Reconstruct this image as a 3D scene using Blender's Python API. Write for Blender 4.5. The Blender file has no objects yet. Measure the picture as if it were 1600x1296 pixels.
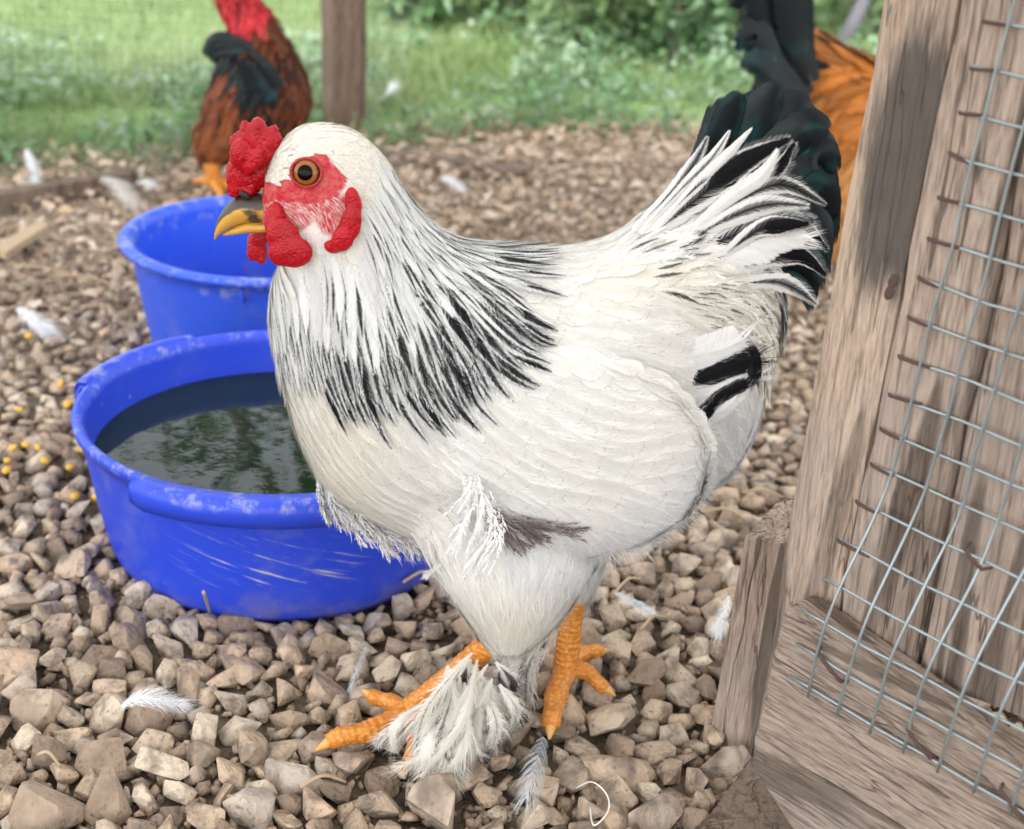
import bpy, bmesh, math, random
import numpy as np
from mathutils import Vector, Matrix, noise
from mathutils.bvhtree import BVHTree

random.seed(7); rng = np.random.default_rng(11)
scene = bpy.context.scene
C = scene.collection

# ------------------------------------------------------------------ camera
F, CH = 2430.0, 0.55                       # focal length in pixels of a 1600 px frame, camera height in metres
PITCH, ROLL = math.radians(24.0), math.radians(3.0)
fwd = Vector((0, math.cos(PITCH), -math.sin(PITCH)))
r0_, u0_ = Vector((1, 0, 0)), Vector((0, math.sin(PITCH), math.cos(PITCH)))
RT = r0_*math.cos(ROLL) + u0_*math.sin(ROLL)
UP = -r0_*math.sin(ROLL) + u0_*math.cos(ROLL)
CAM = Vector((0, 0, CH))
cd = bpy.data.cameras.new('camera'); cam = bpy.data.objects.new('camera', cd); C.objects.link(cam)
M = Matrix((RT, UP, -fwd)).transposed().to_4x4(); M.translation = CAM
cam.matrix_world = M
cd.sensor_width = 36; cd.sensor_fit = 'HORIZONTAL'; cd.lens = F/1600*36
cd.clip_start = 0.02; cd.clip_end = 500
cd.dof.use_dof = True; cd.dof.focus_distance = 0.83; cd.dof.aperture_fstop = 9.5
scene.camera = cam

# ------------------------------------------------------------------ sky, sun, exposure
SUN_EL, SUN_AZ = math.radians(56), math.radians(200)      # azimuth from north (+Y), clockwise
w = bpy.data.worlds.new('World'); scene.world = w; w.use_nodes = True
nt = w.node_tree; bg = nt.nodes['Background']
sky = nt.nodes.new('ShaderNodeTexSky'); sky.sky_type = 'NISHITA'; sky.sun_disc = False
sky.sun_elevation = SUN_EL; sky.sun_rotation = SUN_AZ; sky.dust_density = 3.0; sky.air_density = 1.0
hs = nt.nodes.new('ShaderNodeHueSaturation'); hs.inputs['Saturation'].default_value = 0.25   # thin overcast: nearly white
nt.links.new(sky.outputs[0], hs.inputs['Color']); nt.links.new(hs.outputs[0], bg.inputs['Color'])
bg.inputs['Strength'].default_value = 0.15
ld = bpy.data.lights.new('sun', 'SUN'); ld.energy = 1.5; ld.angle = math.radians(40); ld.color = (1, 0.95, 0.88)
lo = bpy.data.objects.new('sun', ld); C.objects.link(lo)
sd = Vector((math.sin(SUN_AZ)*math.cos(SUN_EL), math.cos(SUN_AZ)*math.cos(SUN_EL), math.sin(SUN_EL)))
lo.rotation_euler = sd.to_track_quat('Z', 'Y').to_euler(); lo.location = (0, 0, 5)
vs = scene.view_settings; vs.view_transform = 'Standard'; vs.look = 'None'; vs.gamma = 1.0; vs.exposure = 2.15
scene.render.engine = 'CYCLES'
cy = scene.cycles
cy.use_denoising = True; cy.max_bounces = 8; cy.transparent_max_bounces = 24; cy.caustics_reflective = False; cy.caustics_refractive = False

# ------------------------------------------------------------------ helpers
def ray(px, py):
    return fwd + RT*((px-800)/F) - UP*((py-648)/F)
def on_y(px, py, Y):
    d = ray(px, py); return CAM + d*(Y/d.y)
def on_z(px, py, z=0.0):
    d = ray(px, py); return CAM + d*((z-CH)/d.z)
def on_plane(px, py, P, n):
    d = ray(px, py); return CAM + d*((P-CAM).dot(n)/d.dot(n))
CAMn, RTn, UPn, FWn = [np.array(v) for v in (CAM, RT, UP, fwd)]
def projn(P):
    d = np.asarray(P) - CAMn; z = d@FWn
    return np.stack([800 + F*(d@RTn)/z, 648 - F*(d@UPn)/z], -1)

def link(o, parent=None):
    C.objects.link(o)
    if parent is not None: o.parent = parent
    return o
def tag(o, label=None, cat=None, group=None, kind=None):
    if label: o['label'] = label
    if cat: o['category'] = cat
    if group: o['group'] = group
    if kind: o['kind'] = kind
    return o
def empty(name, loc, label=None, cat=None, group=None):
    o = bpy.data.objects.new(name, None); o.location = loc; o.empty_display_size = 0.02
    link(o); return tag(o, label, cat, group)
def base_of(parent):
    b = Vector((0, 0, 0))
    while parent is not None:
        b = b + parent.location; parent = parent.parent
    return b
def mk(name, verts, faces, mat, parent=None, smooth=True, origin=None):
    """verts in world space; parts are stored relative to their (unrotated) parents"""
    b = np.array(base_of(parent)); o_ = np.array(origin) - b if origin is not None else np.zeros(3)
    v = np.asarray(verts, dtype=np.float64).reshape(-1, 3) - b - o_
    me = bpy.data.meshes.new(name); me.from_pydata(v.tolist(), [], [list(map(int, f)) for f in faces]); me.update()
    if smooth: me.polygons.foreach_set('use_smooth', [True]*len(me.polygons))
    if mat: me.materials.append(mat)
    o = bpy.data.objects.new(name, me); link(o, parent)
    o.location = o_
    return o
class MB:
    def __init__(s): s.v = []; s.f = []
    def add(s, v, f):
        n = len(s.v); s.v.extend([tuple(p) for p in v]); s.f.extend([[i+n for i in q] for q in f]); return s
    def build(s, name, mat, parent=None, smooth=True, origin=None): return mk(name, s.v, s.f, mat, parent, smooth, origin)
def catmull(P, n):
    P = np.asarray(P, float); k = len(P); t = np.linspace(0, k-1, n); i = np.clip(t.astype(int), 0, k-2); f = (t-i)[:, None]
    p0 = P[np.clip(i-1, 0, k-1)]; p1 = P[i]; p2 = P[i+1]; p3 = P[np.clip(i+2, 0, k-1)]
    return 0.5*((2*p1) + (-p0+p2)*f + (2*p0-5*p1+4*p2-p3)*f**2 + (-p0+3*p1-3*p2+p3)*f**3)
def tube(path, radii, seg=8, flat=1.0):
    """tapered tube through world points"""
    path = np.asarray(path, float); n = len(path); radii = np.broadcast_to(np.asarray(radii, float), (n,))
    T = np.gradient(path, axis=0); T /= np.linalg.norm(T, axis=1)[:, None]+1e-9
    ref = np.array([0, 0, 1.0]) if abs(T[0, 2]) < 0.8 else np.array([0, 1.0, 0])
    V = []; Fc = []; N = np.cross(T[0], ref); N /= np.linalg.norm(N)
    for i in range(n):
        N = N - T[i]*N.dot(T[i]); N /= np.linalg.norm(N); B = np.cross(T[i], N)
        for k in range(seg):
            a = 2*math.pi*k/seg; V.append(path[i] + radii[i]*(N*math.cos(a) + B*math.sin(a)*flat))
    for i in range(n-1):
        for k in range(seg):
            Fc.append([i*seg+k, i*seg+(k+1) % seg, (i+1)*seg+(k+1) % seg, (i+1)*seg+k])
    Fc.append(list(range(seg))[::-1]); Fc.append([(n-1)*seg+k for k in range(seg)])
    return V, Fc
def ellipsoid(c, ax, rings=12, seg=18):
    c = np.array(c); ax = [np.array(a) for a in ax]; V = [c+ax[2]]; Fc = []
    for i in range(1, rings):
        th = math.pi*i/rings
        for k in range(seg):
            a = 2*math.pi*k/seg; V.append(c + ax[0]*math.sin(th)*math.cos(a) + ax[1]*math.sin(th)*math.sin(a) + ax[2]*math.cos(th))
    V.append(c-ax[2]); L = len(V)-1
    for k in range(seg): Fc.append([0, 1+k, 1+(k+1) % seg])
    for i in range(rings-2):
        for k in range(seg):
            a = 1+i*seg+k; b = 1+i*seg+(k+1) % seg; Fc.append([a, a+seg, b+seg, b])
    for k in range(seg): Fc.append([L, L-seg+(k+1) % seg, L-seg+k])
    return V, Fc
def box(c, ex, ey, ez):
    c, ex, ey, ez = [np.array(a, float) for a in (c, ex, ey, ez)]
    V = [c+sx*ex+sy*ey+sz*ez for sx in (-1, 1) for sy in (-1, 1) for sz in (-1, 1)]
    return V, [[0, 1, 3, 2], [4, 6, 7, 5], [0, 4, 5, 1], [2, 3, 7, 6], [0, 2, 6, 4], [1, 5, 7, 3]]
def bevel_obj(o, w_, seg=2):
    bm = bmesh.new(); bm.from_mesh(o.data); bmesh.ops.recalc_face_normals(bm, faces=bm.faces)
    bmesh.ops.bevel(bm, geom=bm.edges[:], offset=w_, segments=seg, affect='EDGES', profile=0.6)
    bm.to_mesh(o.data); bm.free(); return o
def remesh(name, parts, voxel, smooth_it, mat, parent):
    mb = MB()
    for v, f in parts: mb.add(v, f)
    o = mb.build(name, mat, parent)
    bm = bmesh.new(); bm.from_mesh(o.data); bmesh.ops.recalc_face_normals(bm, faces=bm.faces); bm.to_mesh(o.data); bm.free()
    m = o.modifiers.new('r', 'REMESH'); m.mode = 'VOXEL'; m.voxel_size = voxel; m.use_smooth_shade = True
    if smooth_it:
        s = o.modifiers.new('s', 'SMOOTH'); s.factor = 0.5; s.iterations = smooth_it
    dg = bpy.context.evaluated_depsgraph_get(); me = bpy.data.meshes.new_from_object(o.evaluated_get(dg))
    o.modifiers.clear(); old = o.data; o.data = me; bpy.data.meshes.remove(old)
    if not me.materials: me.materials.append(mat)
    return o

# ------------------------------------------------------------------ node helpers
class NT:
    def __init__(s, name):
        s.m = bpy.data.materials.new(name); s.m.use_nodes = True; s.t = s.m.node_tree
        s.b = s.t.nodes['Principled BSDF']; s.out = s.t.nodes['Material Output']
    def n(s, typ, **kw):
        nd = s.t.nodes.new('ShaderNode'+typ)
        for k, v in kw.items(): setattr(nd, k, v)
        return nd
    def set(s, sock, v):
        if isinstance(v, bpy.types.NodeSocket): s.t.links.new(v, sock)
        elif isinstance(v, (tuple, list)) and len(v) == 3 and len(getattr(sock, 'default_value', v)) == 4: sock.default_value = (*v, 1)
        else: sock.default_value = v
    def math(s, op, a, b=None, c=None, clamp=False):
        nd = s.n('Math', operation=op); nd.use_clamp = clamp
        for i, x in enumerate((a, b, c)):
            if x is not None: s.set(nd.inputs[i], x)
        return nd.outputs[0]
    def mix(s, f, a, b, mode='MIX'):
        nd = s.n('Mix', data_type='RGBA', blend_type=mode); s.set(nd.inputs[0], f); s.set(nd.inputs[6], a); s.set(nd.inputs[7], b); return nd.outputs[2]
    def ss(s, x, lo, hi, a=0.0, b=1.0):
        nd = s.n('MapRange', interpolation_type='SMOOTHSTEP')
        for i, q in enumerate((x, lo, hi, a, b)): s.set(nd.inputs[i], q)
        return nd.outputs[0]
    def noise(s, vec, scale, detail=3, rough=0.55, dist=0.0):
        nd = s.n('TexNoise'); s.set(nd.inputs['Vector'], vec) if vec is not None else None
        nd.inputs['Scale'].default_value = scale; nd.inputs['Detail'].default_value = detail; nd.inputs['Roughness'].default_value = rough
        nd.inputs['Distortion'].default_value = dist; return nd.outputs['Fac']
    def voro(s, vec, scale, feature='F1'):
        nd = s.n('TexVoronoi', feature=feature); s.set(nd.inputs['Vector'], vec); nd.inputs['Scale'].default_value = scale; return nd.outputs['Distance']
    def obj(s): return s.n('TexCoord').outputs['Object']
    def pos(s): return s.n('NewGeometry').outputs['Position']
    def map(s, vec, scale=(1, 1, 1), loc=(0, 0, 0), rot=(0, 0, 0)):
        nd = s.n('Mapping'); s.set(nd.inputs['Vector'], vec); nd.inputs['Scale'].default_value = scale; nd.inputs['Location'].default_value = loc; nd.inputs['Rotation'].default_value = rot; return nd.outputs[0]
    def ramp(s, f, stops):
        nd = s.n('ValToRGB'); s.set(nd.inputs[0], f); e = nd.color_ramp.elements
        while len(e) < len(stops): e.new(0.5)
        for i, (p, c) in enumerate(stops): e[i].position = p; e[i].color = (*c, 1)
        return nd.outputs[0]
    def attr(s, name): return s.n('Attribute', attribute_name=name)
    def bump(s, h, strength, dist):
        nd = s.n('Bump'); s.set(nd.inputs['Height'], h); nd.inputs['Strength'].default_value = strength; nd.inputs['Distance'].default_value = dist
        s.t.links.new(nd.outputs[0], s.b.inputs['Normal']); return nd
    def p(s, **kw):
        for k, v in kw.items(): s.set(s.b.inputs[k.replace('_', ' ')], v)
        return s.m
def col(*rgb255):
    return tuple((c/255/12.92 if c/255 <= 0.04045 else ((c/255+0.055)/1.055)**2.4) for c in rgb255)

# ------------------------------------------------------------------ materials
def stone_material(name, per_object):
    k = NT(name); o = k.obj() if per_object else k.pos()
    if per_object:
        inf = k.n('ObjectInfo'); r = inf.outputs['Random']; off = k.math('MULTIPLY', r, 37.0)
        cmb = k.n('CombineXYZ'); k.set(cmb.inputs[0], off); k.set(cmb.inputs[1], off)
        va = k.n('VectorMath', operation='ADD'); k.set(va.inputs[0], o); k.set(va.inputs[1], cmb.outputs[0]); o = va.outputs[0]
    else: r = k.attr('rnd').outputs['Fac']
    if per_object: o = k.map(o, scale=(0.0135,)*3)
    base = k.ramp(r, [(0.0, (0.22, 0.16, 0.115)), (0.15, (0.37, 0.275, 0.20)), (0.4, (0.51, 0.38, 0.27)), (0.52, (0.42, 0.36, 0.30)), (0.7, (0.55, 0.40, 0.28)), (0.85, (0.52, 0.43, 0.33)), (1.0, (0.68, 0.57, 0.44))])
    n1 = k.noise(o, 70, 4); n2 = k.noise(o, 320, 3); n3 = k.noise(o, 25, 2)
    c = k.mix(k.ss(n1, 0.42, 0.68), base, (0.20, 0.155, 0.12)); c = k.mix(k.ss(n3, 0.5, 0.75, 0, 0.5), c, (0.47, 0.37, 0.27))
    c = k.mix(k.ss(n2, 0.58, 0.75, 0, 0.6), c, (0.13, 0.10, 0.08))
    c = k.mix(k.ss(k.voro(o, 210), 0.22, 0.05, 0, 0.6), c, (0.12, 0.09, 0.07))
    h = k.math('ADD', k.math('MULTIPLY', n1, 1.6), k.math('MULTIPLY', n2, 0.5)); h = k.math('ADD', h, k.math('MULTIPLY', k.ss(k.voro(o, 120), 0.0, 0.35), 0.45))
    k.bump(h, 0.9, 0.0035)
    return k.p(Base_Color=c, Roughness=0.9, Specular_IOR_Level=0.25)
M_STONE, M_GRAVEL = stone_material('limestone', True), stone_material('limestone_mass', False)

def wood_material(name, axis, light, dark, stain=0.0, crack=0.6, rot=0.0, soot=None):
    """weathered timber, grain runs along the local axis given as a 3x3 rotation to make it Z"""
    k = NT(name); o = k.map(k.obj(), rot=(0, 0, rot)); g = k.map(o, scale=axis)
    n1 = k.noise(g, 1.0, 4, 0.6, 0.4); n2 = k.noise(g, 4.0, 3, 0.6); n3 = k.noise(o, 14, 3, 0.6); n4 = k.noise(g, 0.42, 2, 0.5, 0.8); nf = k.noise(g, 11.0, 2)
    c = k.ramp(n1, [(0.25, dark), (0.48, tuple((a+b)/2 for a, b in zip(light, dark))), (0.7, light)])
    c = k.mix(k.ss(n2, 0.44, 0.70, 0, 0.75), c, tuple(x*0.40 for x in dark))
    c = k.mix(k.ss(nf, 0.4, 0.75, 0, 0.35), c, tuple(min(1, x*1.35) for x in light))
    c = k.mix(k.ss(n3, 0.5, 0.8, 0, 0.5), c, (0.33, 0.27, 0.23))
    ck = k.ss(n4, 0.57, 0.64, 0, crack); c = k.mix(ck, c, (0.05, 0.033, 0.022))
    fk = k.ss(k.noise(k.map(g, loc=(7, 3, 5)), 2.0, 3, 0.6), 0.60, 0.67, 0, 0.75*crack); c = k.mix(fk, c, (0.07, 0.047, 0.035))
    if stain: c = k.mix(k.ss(k.noise(k.map(o, scale=tuple(a*0.12 for a in axis)), 1.0, 5, 0.65, 0.5), 0.56, 0.62, 0, stain), c, (0.11, 0.09, 0.075))
    if soot:                                        # an old soot mark with a ragged edge, at a place of its own on the board
        L = k.n('VectorMath', operation='LENGTH'); k.set(L.inputs[0], k.map(k.map(o, loc=tuple(-x for x in soot)), scale=(26, 26, 9)))
        d_ = k.math('ADD', L.outputs['Value'], k.math('MULTIPLY', k.math('SUBTRACT', k.noise(k.map(g, scale=(.35,)*3), 1.0, 5, 0.7), 0.5), 1.3)); c = k.mix(k.ss(d_, 0.75, 0.5, 0, 0.9), c, (0.07, 0.062, 0.058))
    fine = k.noise(k.map(g, loc=(2, 9, 4)), 5.5, 5, 0.75); c = k.mix(k.ss(fine, 0.52, 0.68, 0, 0.5), c, (0.10, 0.075, 0.06))
    line = k.math('ABSOLUTE', k.math('SUBTRACT', k.noise(k.map(g, loc=(5, 1, 8)), 0.55, 3, 0.55, 0.6), 0.5)); ln_ = k.ss(line, 0.011, 0.003, 0, 0.8*crack); c = k.mix(ln_, c, (0.035, 0.025, 0.02)); ck = k.math('MAXIMUM', ck, ln_)
    grey = k.ss(k.noise(o, 7, 4, 0.6), 0.45, 0.7, 0, 0.4); c = k.mix(grey, c, k.mix(0.5, c, (0.30, 0.275, 0.26)))
    h = k.math('SUBTRACT', k.math('ADD', n1, k.math('ADD', k.math('MULTIPLY', n2, 0.6), k.math('MULTIPLY', nf, 0.35))), k.math('MULTIPLY', ck, 1.2)); k.bump(h, 0.9, 0.0018)
    return k.p(Base_Color=c, Roughness=0.88, Specular_IOR_Level=0.2)
LIGHT_W, DARK_W = (0.54, 0.425, 0.335), (0.31, 0.225, 0.165)
M_WOOD_V = wood_material('weathered_upright', (110, 110, 9), LIGHT_W, DARK_W, 0.75)
M_WOOD_V2 = wood_material('weathered_upright_rough', (95, 95, 7), (0.50, 0.40, 0.33), (0.24, 0.17, 0.13), 0.45, 0.75)
M_WOOD_R = wood_material('weathered_rail', (10, 120, 120), (0.40, 0.32, 0.265), (0.22, 0.165, 0.13), 0.35, 0.6, math.radians(47.8))
M_WOOD_D = wood_material('damp_board', (60, 60, 10), (0.22, 0.165, 0.125), (0.13, 0.09, 0.065), 0.0, 0.6)

def plastic_material(name, c0, scratch):
    k = NT(name); o = k.obj()
    n = k.noise(o, 9, 4); c = k.mix(k.ss(n, 0.35, 0.75, 0, 0.5), c0, tuple(x*0.8 for x in c0))
    dirt = k.ss(k.noise(o, 18, 5, 0.7), 0.53, 0.8, 0, 0.35); c = k.mix(dirt, c, (0.22, 0.24, 0.42))
    # long dried scratches round the outside wall: thin lines along the tangent, in one worn band
    sp = k.n('SeparateXYZ'); k.set(sp.inputs[0], o); ang = k.math('ARCTAN2', sp.outputs[1], sp.outputs[0])
    cb = k.n('CombineXYZ'); k.set(cb.inputs[0], k.math('MULTIPLY', ang, 2.2)); k.set(cb.inputs[1], k.math('ADD', k.math('MULTIPLY', sp.outputs[2], 260), k.math('MULTIPLY', ang, 12.0)))
    sc = k.ss(k.noise(cb.outputs[0], 1.0, 4, 0.65), 0.56, 0.68)
    band = k.math('MULTIPLY', k.ss(sp.outputs[2], 0.030, 0.045), k.ss(sp.outputs[2], 0.085, 0.065))
    arc = k.math('MULTIPLY', k.ss(ang, -2.05, -1.8), k.ss(ang, -0.95, -1.25))
    f = k.math('MULTIPLY', k.math('MULTIPLY', sc, band), k.math('MULTIPLY', arc, scratch)); c = k.mix(f, c, (0.42, 0.42, 0.48))
    zr = k.ss(sp.outputs[2], 0.100, 0.107); c = k.mix(k.math('MULTIPLY', zr, k.ss(k.noise(o, 70, 4, 0.7), 0.5, 0.68, 0, 0.6)), c, (0.33, 0.36, 0.50))
    low_ = k.math('MULTIPLY', k.ss(sp.outputs[2], 0.045, 0.0), k.ss(k.noise(o, 26, 5, 0.7), 0.42, 0.7, 0, 0.55)); c = k.mix(low_, c, (0.26, 0.22, 0.20))
    spk = k.ss(k.voro(o, 95), 0.16, 0.06, 0, 0.35); spk = k.math('MULTIPLY', spk, k.ss(k.noise(o, 30, 2), 0.55, 0.65)); c = k.mix(spk, c, (0.5, 0.48, 0.45))
    k.bump(k.math('ADD', k.noise(o, 40, 3), k.math('MULTIPLY', sc, 0.3)), 0.15, 0.002)
    return k.p(Base_Color=c, Roughness=k.ss(n, 0.3, 0.8, 0.34, 0.55), Specular_IOR_Level=0.4)
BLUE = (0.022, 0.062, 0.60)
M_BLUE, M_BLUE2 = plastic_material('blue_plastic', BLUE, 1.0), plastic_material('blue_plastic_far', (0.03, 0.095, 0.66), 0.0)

def feather_material(name, rough=0.75, sheen=None, spec=0.25, translucent=0.0):
    """UV: x across (0..1), y root to tip. fcol = vane colour, fdark = marking colour, fpat = (stripe width, seed, fray)"""
    k = NT(name); uv = k.n('UVMap', uv_map='UVMap').outputs[0]; sp = k.n('SeparateXYZ'); k.set(sp.inputs[0], uv)
    u = k.math('ABSOLUTE', k.math('SUBTRACT', k.math('MULTIPLY', sp.outputs[0], 2.0), 1.0)); v = sp.outputs[1]
    pat = k.n('SeparateColor'); k.set(pat.inputs[0], k.attr('fpat').outputs['Color']); stripe, seed, fray = pat.outputs
    cb = k.n('CombineXYZ'); k.set(cb.inputs[0], k.math('SUBTRACT', k.math('MULTIPLY', v, 46), k.math('MULTIPLY', u, 9.0)))
    k.set(cb.inputs[1], k.math('MULTIPLY', u, 0.8)); k.set(cb.inputs[2], k.math('MULTIPLY', seed, 90))
    b = k.noise(cb.outputs[0], 1.0, 2, 0.6)
    sw = k.math('MULTIPLY', stripe, k.ss(v, 0.05, 0.55))
    mask = k.ss(k.math('ADD', k.math('SUBTRACT', sw, u), k.math('MULTIPLY', k.math('SUBTRACT', b, 0.5), 0.38)), -0.07, 0.07)
    mask = k.math('MULTIPLY', mask, k.ss(stripe, 0.02, 0.10))
    c = k.mix(mask, k.attr('fcol').outputs['Color'], k.attr('fdark').outputs['Color'])
    shaft = k.ss(u, 0.06, 0.02, 0, 0.25); c = k.mix(k.math('MULTIPLY', shaft, k.math('SUBTRACT', 1.0, mask)), c, (0.8, 0.77, 0.68))
    c = k.mix(k.ss(b, 0.35, 0.7, 0.0, 0.16), c, (0.33, 0.31, 0.29), 'MULTIPLY')
    if sheen:
        cs = k.n('CombineXYZ'); k.set(cs.inputs[0], k.math('MULTIPLY', v, 2.4)); k.set(cs.inputs[1], k.math('MULTIPLY', u, 0.7)); k.set(cs.inputs[2], k.math('MULTIPLY', seed, 60))
        c = k.mix(k.math('MULTIPLY', mask, k.ss(k.noise(cs.outputs[0], 1.0, 2), 0.45, 0.75, 0, 0.9)), c, sheen)  # teal sheen painted into the dark marking's colour
    e = k.math('ADD', u, k.math('MULTIPLY', k.math('SUBTRACT', b, 0.5), k.math('MULTIPLY', fray, 1.5)))
    e2 = k.math('ADD', v, k.math('MULTIPLY', k.math('SUBTRACT', b, 0.5), k.math('MULTIPLY', fray, 0.7)))
    lim = k.math('SUBTRACT', 1.0, k.math('MULTIPLY', fray, 0.42)); al = k.math('MULTIPLY', k.ss(e, k.math('ADD', lim, 0.10), k.math('SUBTRACT', lim, 0.06)), k.ss(e2, 1.0, 0.9))
    k.bump(b, 0.3, 0.00025)
    k.p(Base_Color=c, Roughness=rough, Specular_IOR_Level=spec, Alpha=al)
    if translucent:
        tr = k.n('BsdfTranslucent'); k.set(tr.inputs[0], c); mx = k.n('MixShader'); k.set(mx.inputs[0], k.math('MULTIPLY', al, translucent))
        k.t.links.new(k.b.outputs[0], mx.inputs[1]); k.t.links.new(tr.outputs[0], mx.inputs[2]); k.t.links.new(mx.outputs[0], k.out.inputs[0])
    return k.m
M_FEATHER = feather_material('plumage', translucent=0.15)
M_CONTOUR = feather_material('body_plumage', 0.85, translucent=0.18, spec=0.15)
M_BLACKF = feather_material('black_plumage', 0.36, (0.010, 0.060, 0.062), 0.22)
k = NT('fluff'); M_FLUFF = k.p(Base_Color=k.attr('fcol').outputs['Color'], Roughness=0.9, Specular_IOR_Level=0.1)

k = NT('bird_skin'); o = k.obj(); red = k.attr('red').outputs['Fac']
n = k.noise(o, 260, 3); vv = k.voro(o, 600)
rc = k.mix(k.ss(n, 0.35, 0.7), (0.46, 0.018, 0.03), (0.55, 0.10, 0.10)); wc = k.attr('fcol').outputs['Color']
fm = k.math('MULTIPLY', k.ss(k.math('ADD', red, k.math('MULTIPLY', k.math('SUBTRACT', k.noise(o, 160, 3), 0.5), 0.5)), 0.3, 0.62), 1.0)
k.bump(k.math('ADD', n, k.math('MULTIPLY', vv, 0.6)), 0.5, 0.0015)
M_BODY = k.p(Base_Color=k.mix(fm, wc, rc), Roughness=0.62, Specular_IOR_Level=0.3)
def flesh(name, c1, c2, sc):
    k = NT(name); o = k.obj(); v1 = k.voro(o, sc); n = k.noise(o, 60, 3)
    c = k.mix(k.ss(v1, 0.1, 0.6), c2, c1); c = k.mix(k.ss(n, 0.4, 0.75, 0, 0.5), c, tuple(x*0.6 for x in c1))
    k.bump(k.math('SUBTRACT', 1.0, v1), 0.5, 0.0008)
    return k.p(Base_Color=c, Roughness=0.34, Specular_IOR_Level=0.3, Subsurface_Weight=0.12, Subsurface_Radius=(0.004, 0.001, 0.0006), Subsurface_Scale=0.5)
M_COMB = flesh('red_comb', (0.40, 0.002, 0.010), (0.52, 0.008, 0.018), 800)
M_WATTLE = flesh('red_wattle', (0.40, 0.002, 0.010), (0.52, 0.010, 0.020), 900)
k = NT('leg_scales'); o = k.obj(); v1 = k.voro(k.map(o, scale=(1, 1, 1.5)), 300); n = k.noise(o, 90, 4)
c = k.mix(k.ss(v1, 0.15, 0.65), (0.68, 0.29, 0.045), (0.54, 0.18, 0.018)); c = k.mix(k.ss(n, 0.55, 0.75, 0, 0.5), c, (0.74, 0.48, 0.22))
k.bump(k.math('SUBTRACT', 1.0, v1), 0.7, 0.0010); M_LEG = k.p(Base_Color=c, Roughness=0.5)
k = NT('claw'); M_CLAW = k.p(Base_Color=(0.62, 0.34, 0.09), Roughness=0.4)
k = NT('beak_horn'); o = k.obj(); va = k.attr('dark').outputs['Fac']; n = k.noise(k.map(o, scale=(150, 150, 300)), 1.0, 3)
f = k.ss(k.math('ADD', va, k.math('MULTIPLY', k.math('SUBTRACT', n, 0.5), 0.55)), 0.38, 0.6)
M_BEAK = k.p(Base_Color=k.mix(f, k.mix(n, (0.62, 0.28, 0.02), (0.60, 0.38, 0.09)), k.mix(n, (0.012, 0.009, 0.008), (0.07, 0.055, 0.04))), Roughness=0.38); k.bump(n, 0.3, 0.001)
def plain(name, c, rough=0.7, metal=0.0, spec=0.4, coat=0.0):
    k = NT(name); n = k.noise(k.obj(), 120, 3)
    return k.p(Base_Color=k.mix(n, tuple(x*0.8 for x in c), tuple(min(1, x*1.2) for x in c)), Roughness=rough, Metallic=metal, Specular_IOR_Level=spec, Coat_Weight=coat)
k = NT('iris'); dd = k.attr('rad').outputs['Fac']; n = k.noise(k.obj(), 700, 2)
M_IRIS = k.p(Base_Color=k.mix(k.ss(dd, 0.75, 0.97), k.mix(n, (0.24, 0.060, 0.008), (0.36, 0.115, 0.018)), (0.04, 0.012, 0.006)), Roughness=0.2, Specular_IOR_Level=0.3, Coat_Weight=0.25, Coat_Roughness=0.03)
M_PUPIL = plain('pupil', (0.0015, 0.0015, 0.0015), 0.10, spec=0.10)
M_LID = flesh('eyelid', (0.36, 0.025, 0.022), (0.48, 0.06, 0.05), 900)
M_WIRE = plain('galvanised_wire', (0.36, 0.42, 0.44), 0.45, 0.75)
M_WIRE_FAR = plain('dull_wire', (0.45, 0.46, 0.44), 0.6, 0.3)
M_RUST = plain('rusty_staple', (0.085, 0.048, 0.04), 0.85)
def leaf_material(name, cols, rough=0.55, trans=0.35):
    k = NT(name); r = k.attr('rnd').outputs['Fac']; c = k.ramp(r, [(i/(len(cols)-1), q) for i, q in enumerate(cols)])
    k.p(Base_Color=c, Roughness=rough, Specular_IOR_Level=0.3); tr = k.n('BsdfTranslucent'); k.set(tr.inputs[0], c); mx = k.n('MixShader'); mx.inputs[0].default_value = trans
    k.t.links.new(k.b.outputs[0], mx.inputs[1]); k.t.links.new(tr.outputs[0], mx.inputs[2]); k.t.links.new(mx.outputs[0], k.out.inputs[0]); return k.m
M_GRASS = leaf_material('grass_blades', [(0.19, 0.27, 0.10), (0.25, 0.34, 0.14), (0.32, 0.40, 0.19), (0.42, 0.46, 0.28)], trans=0.45)
M_LEAF = leaf_material('shrub_leaves', [(0.18, 0.28, 0.12), (0.25, 0.36, 0.17), (0.33, 0.42, 0.24), (0.43, 0.49, 0.35)], trans=0.45)
M_WEED = leaf_material('weed_leaves', [(0.09, 0.19, 0.07), (0.15, 0.27, 0.12), (0.24, 0.35, 0.22), (0.35, 0.43, 0.33)])
M_TREELEAF = leaf_material('tree_leaves', [(0.03, 0.07, 0.02), (0.045, 0.10, 0.03), (0.06, 0.13, 0.035)], trans=0.25)
M_LITTER = leaf_material('dead_leaves', [(0.28, 0.20, 0.14), (0.42, 0.31, 0.225), (0.52, 0.41, 0.31), (0.62, 0.52, 0.42), (0.54, 0.37, 0.23)], 0.85, 0.1)
M_BARK = plain('bark', (0.085, 0.07, 0.06), 0.95)
M_STEM = plain('grey_stem', (0.28, 0.26, 0.22), 0.9)
M_STRAW = plain('dry_straw', (0.42, 0.31, 0.20), 0.8)
M_CORN = plain('corn', (0.70, 0.40, 0.06), 0.5)
M_STRING = plain('white_string', (0.72, 0.67, 0.60), 0.9)

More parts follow.
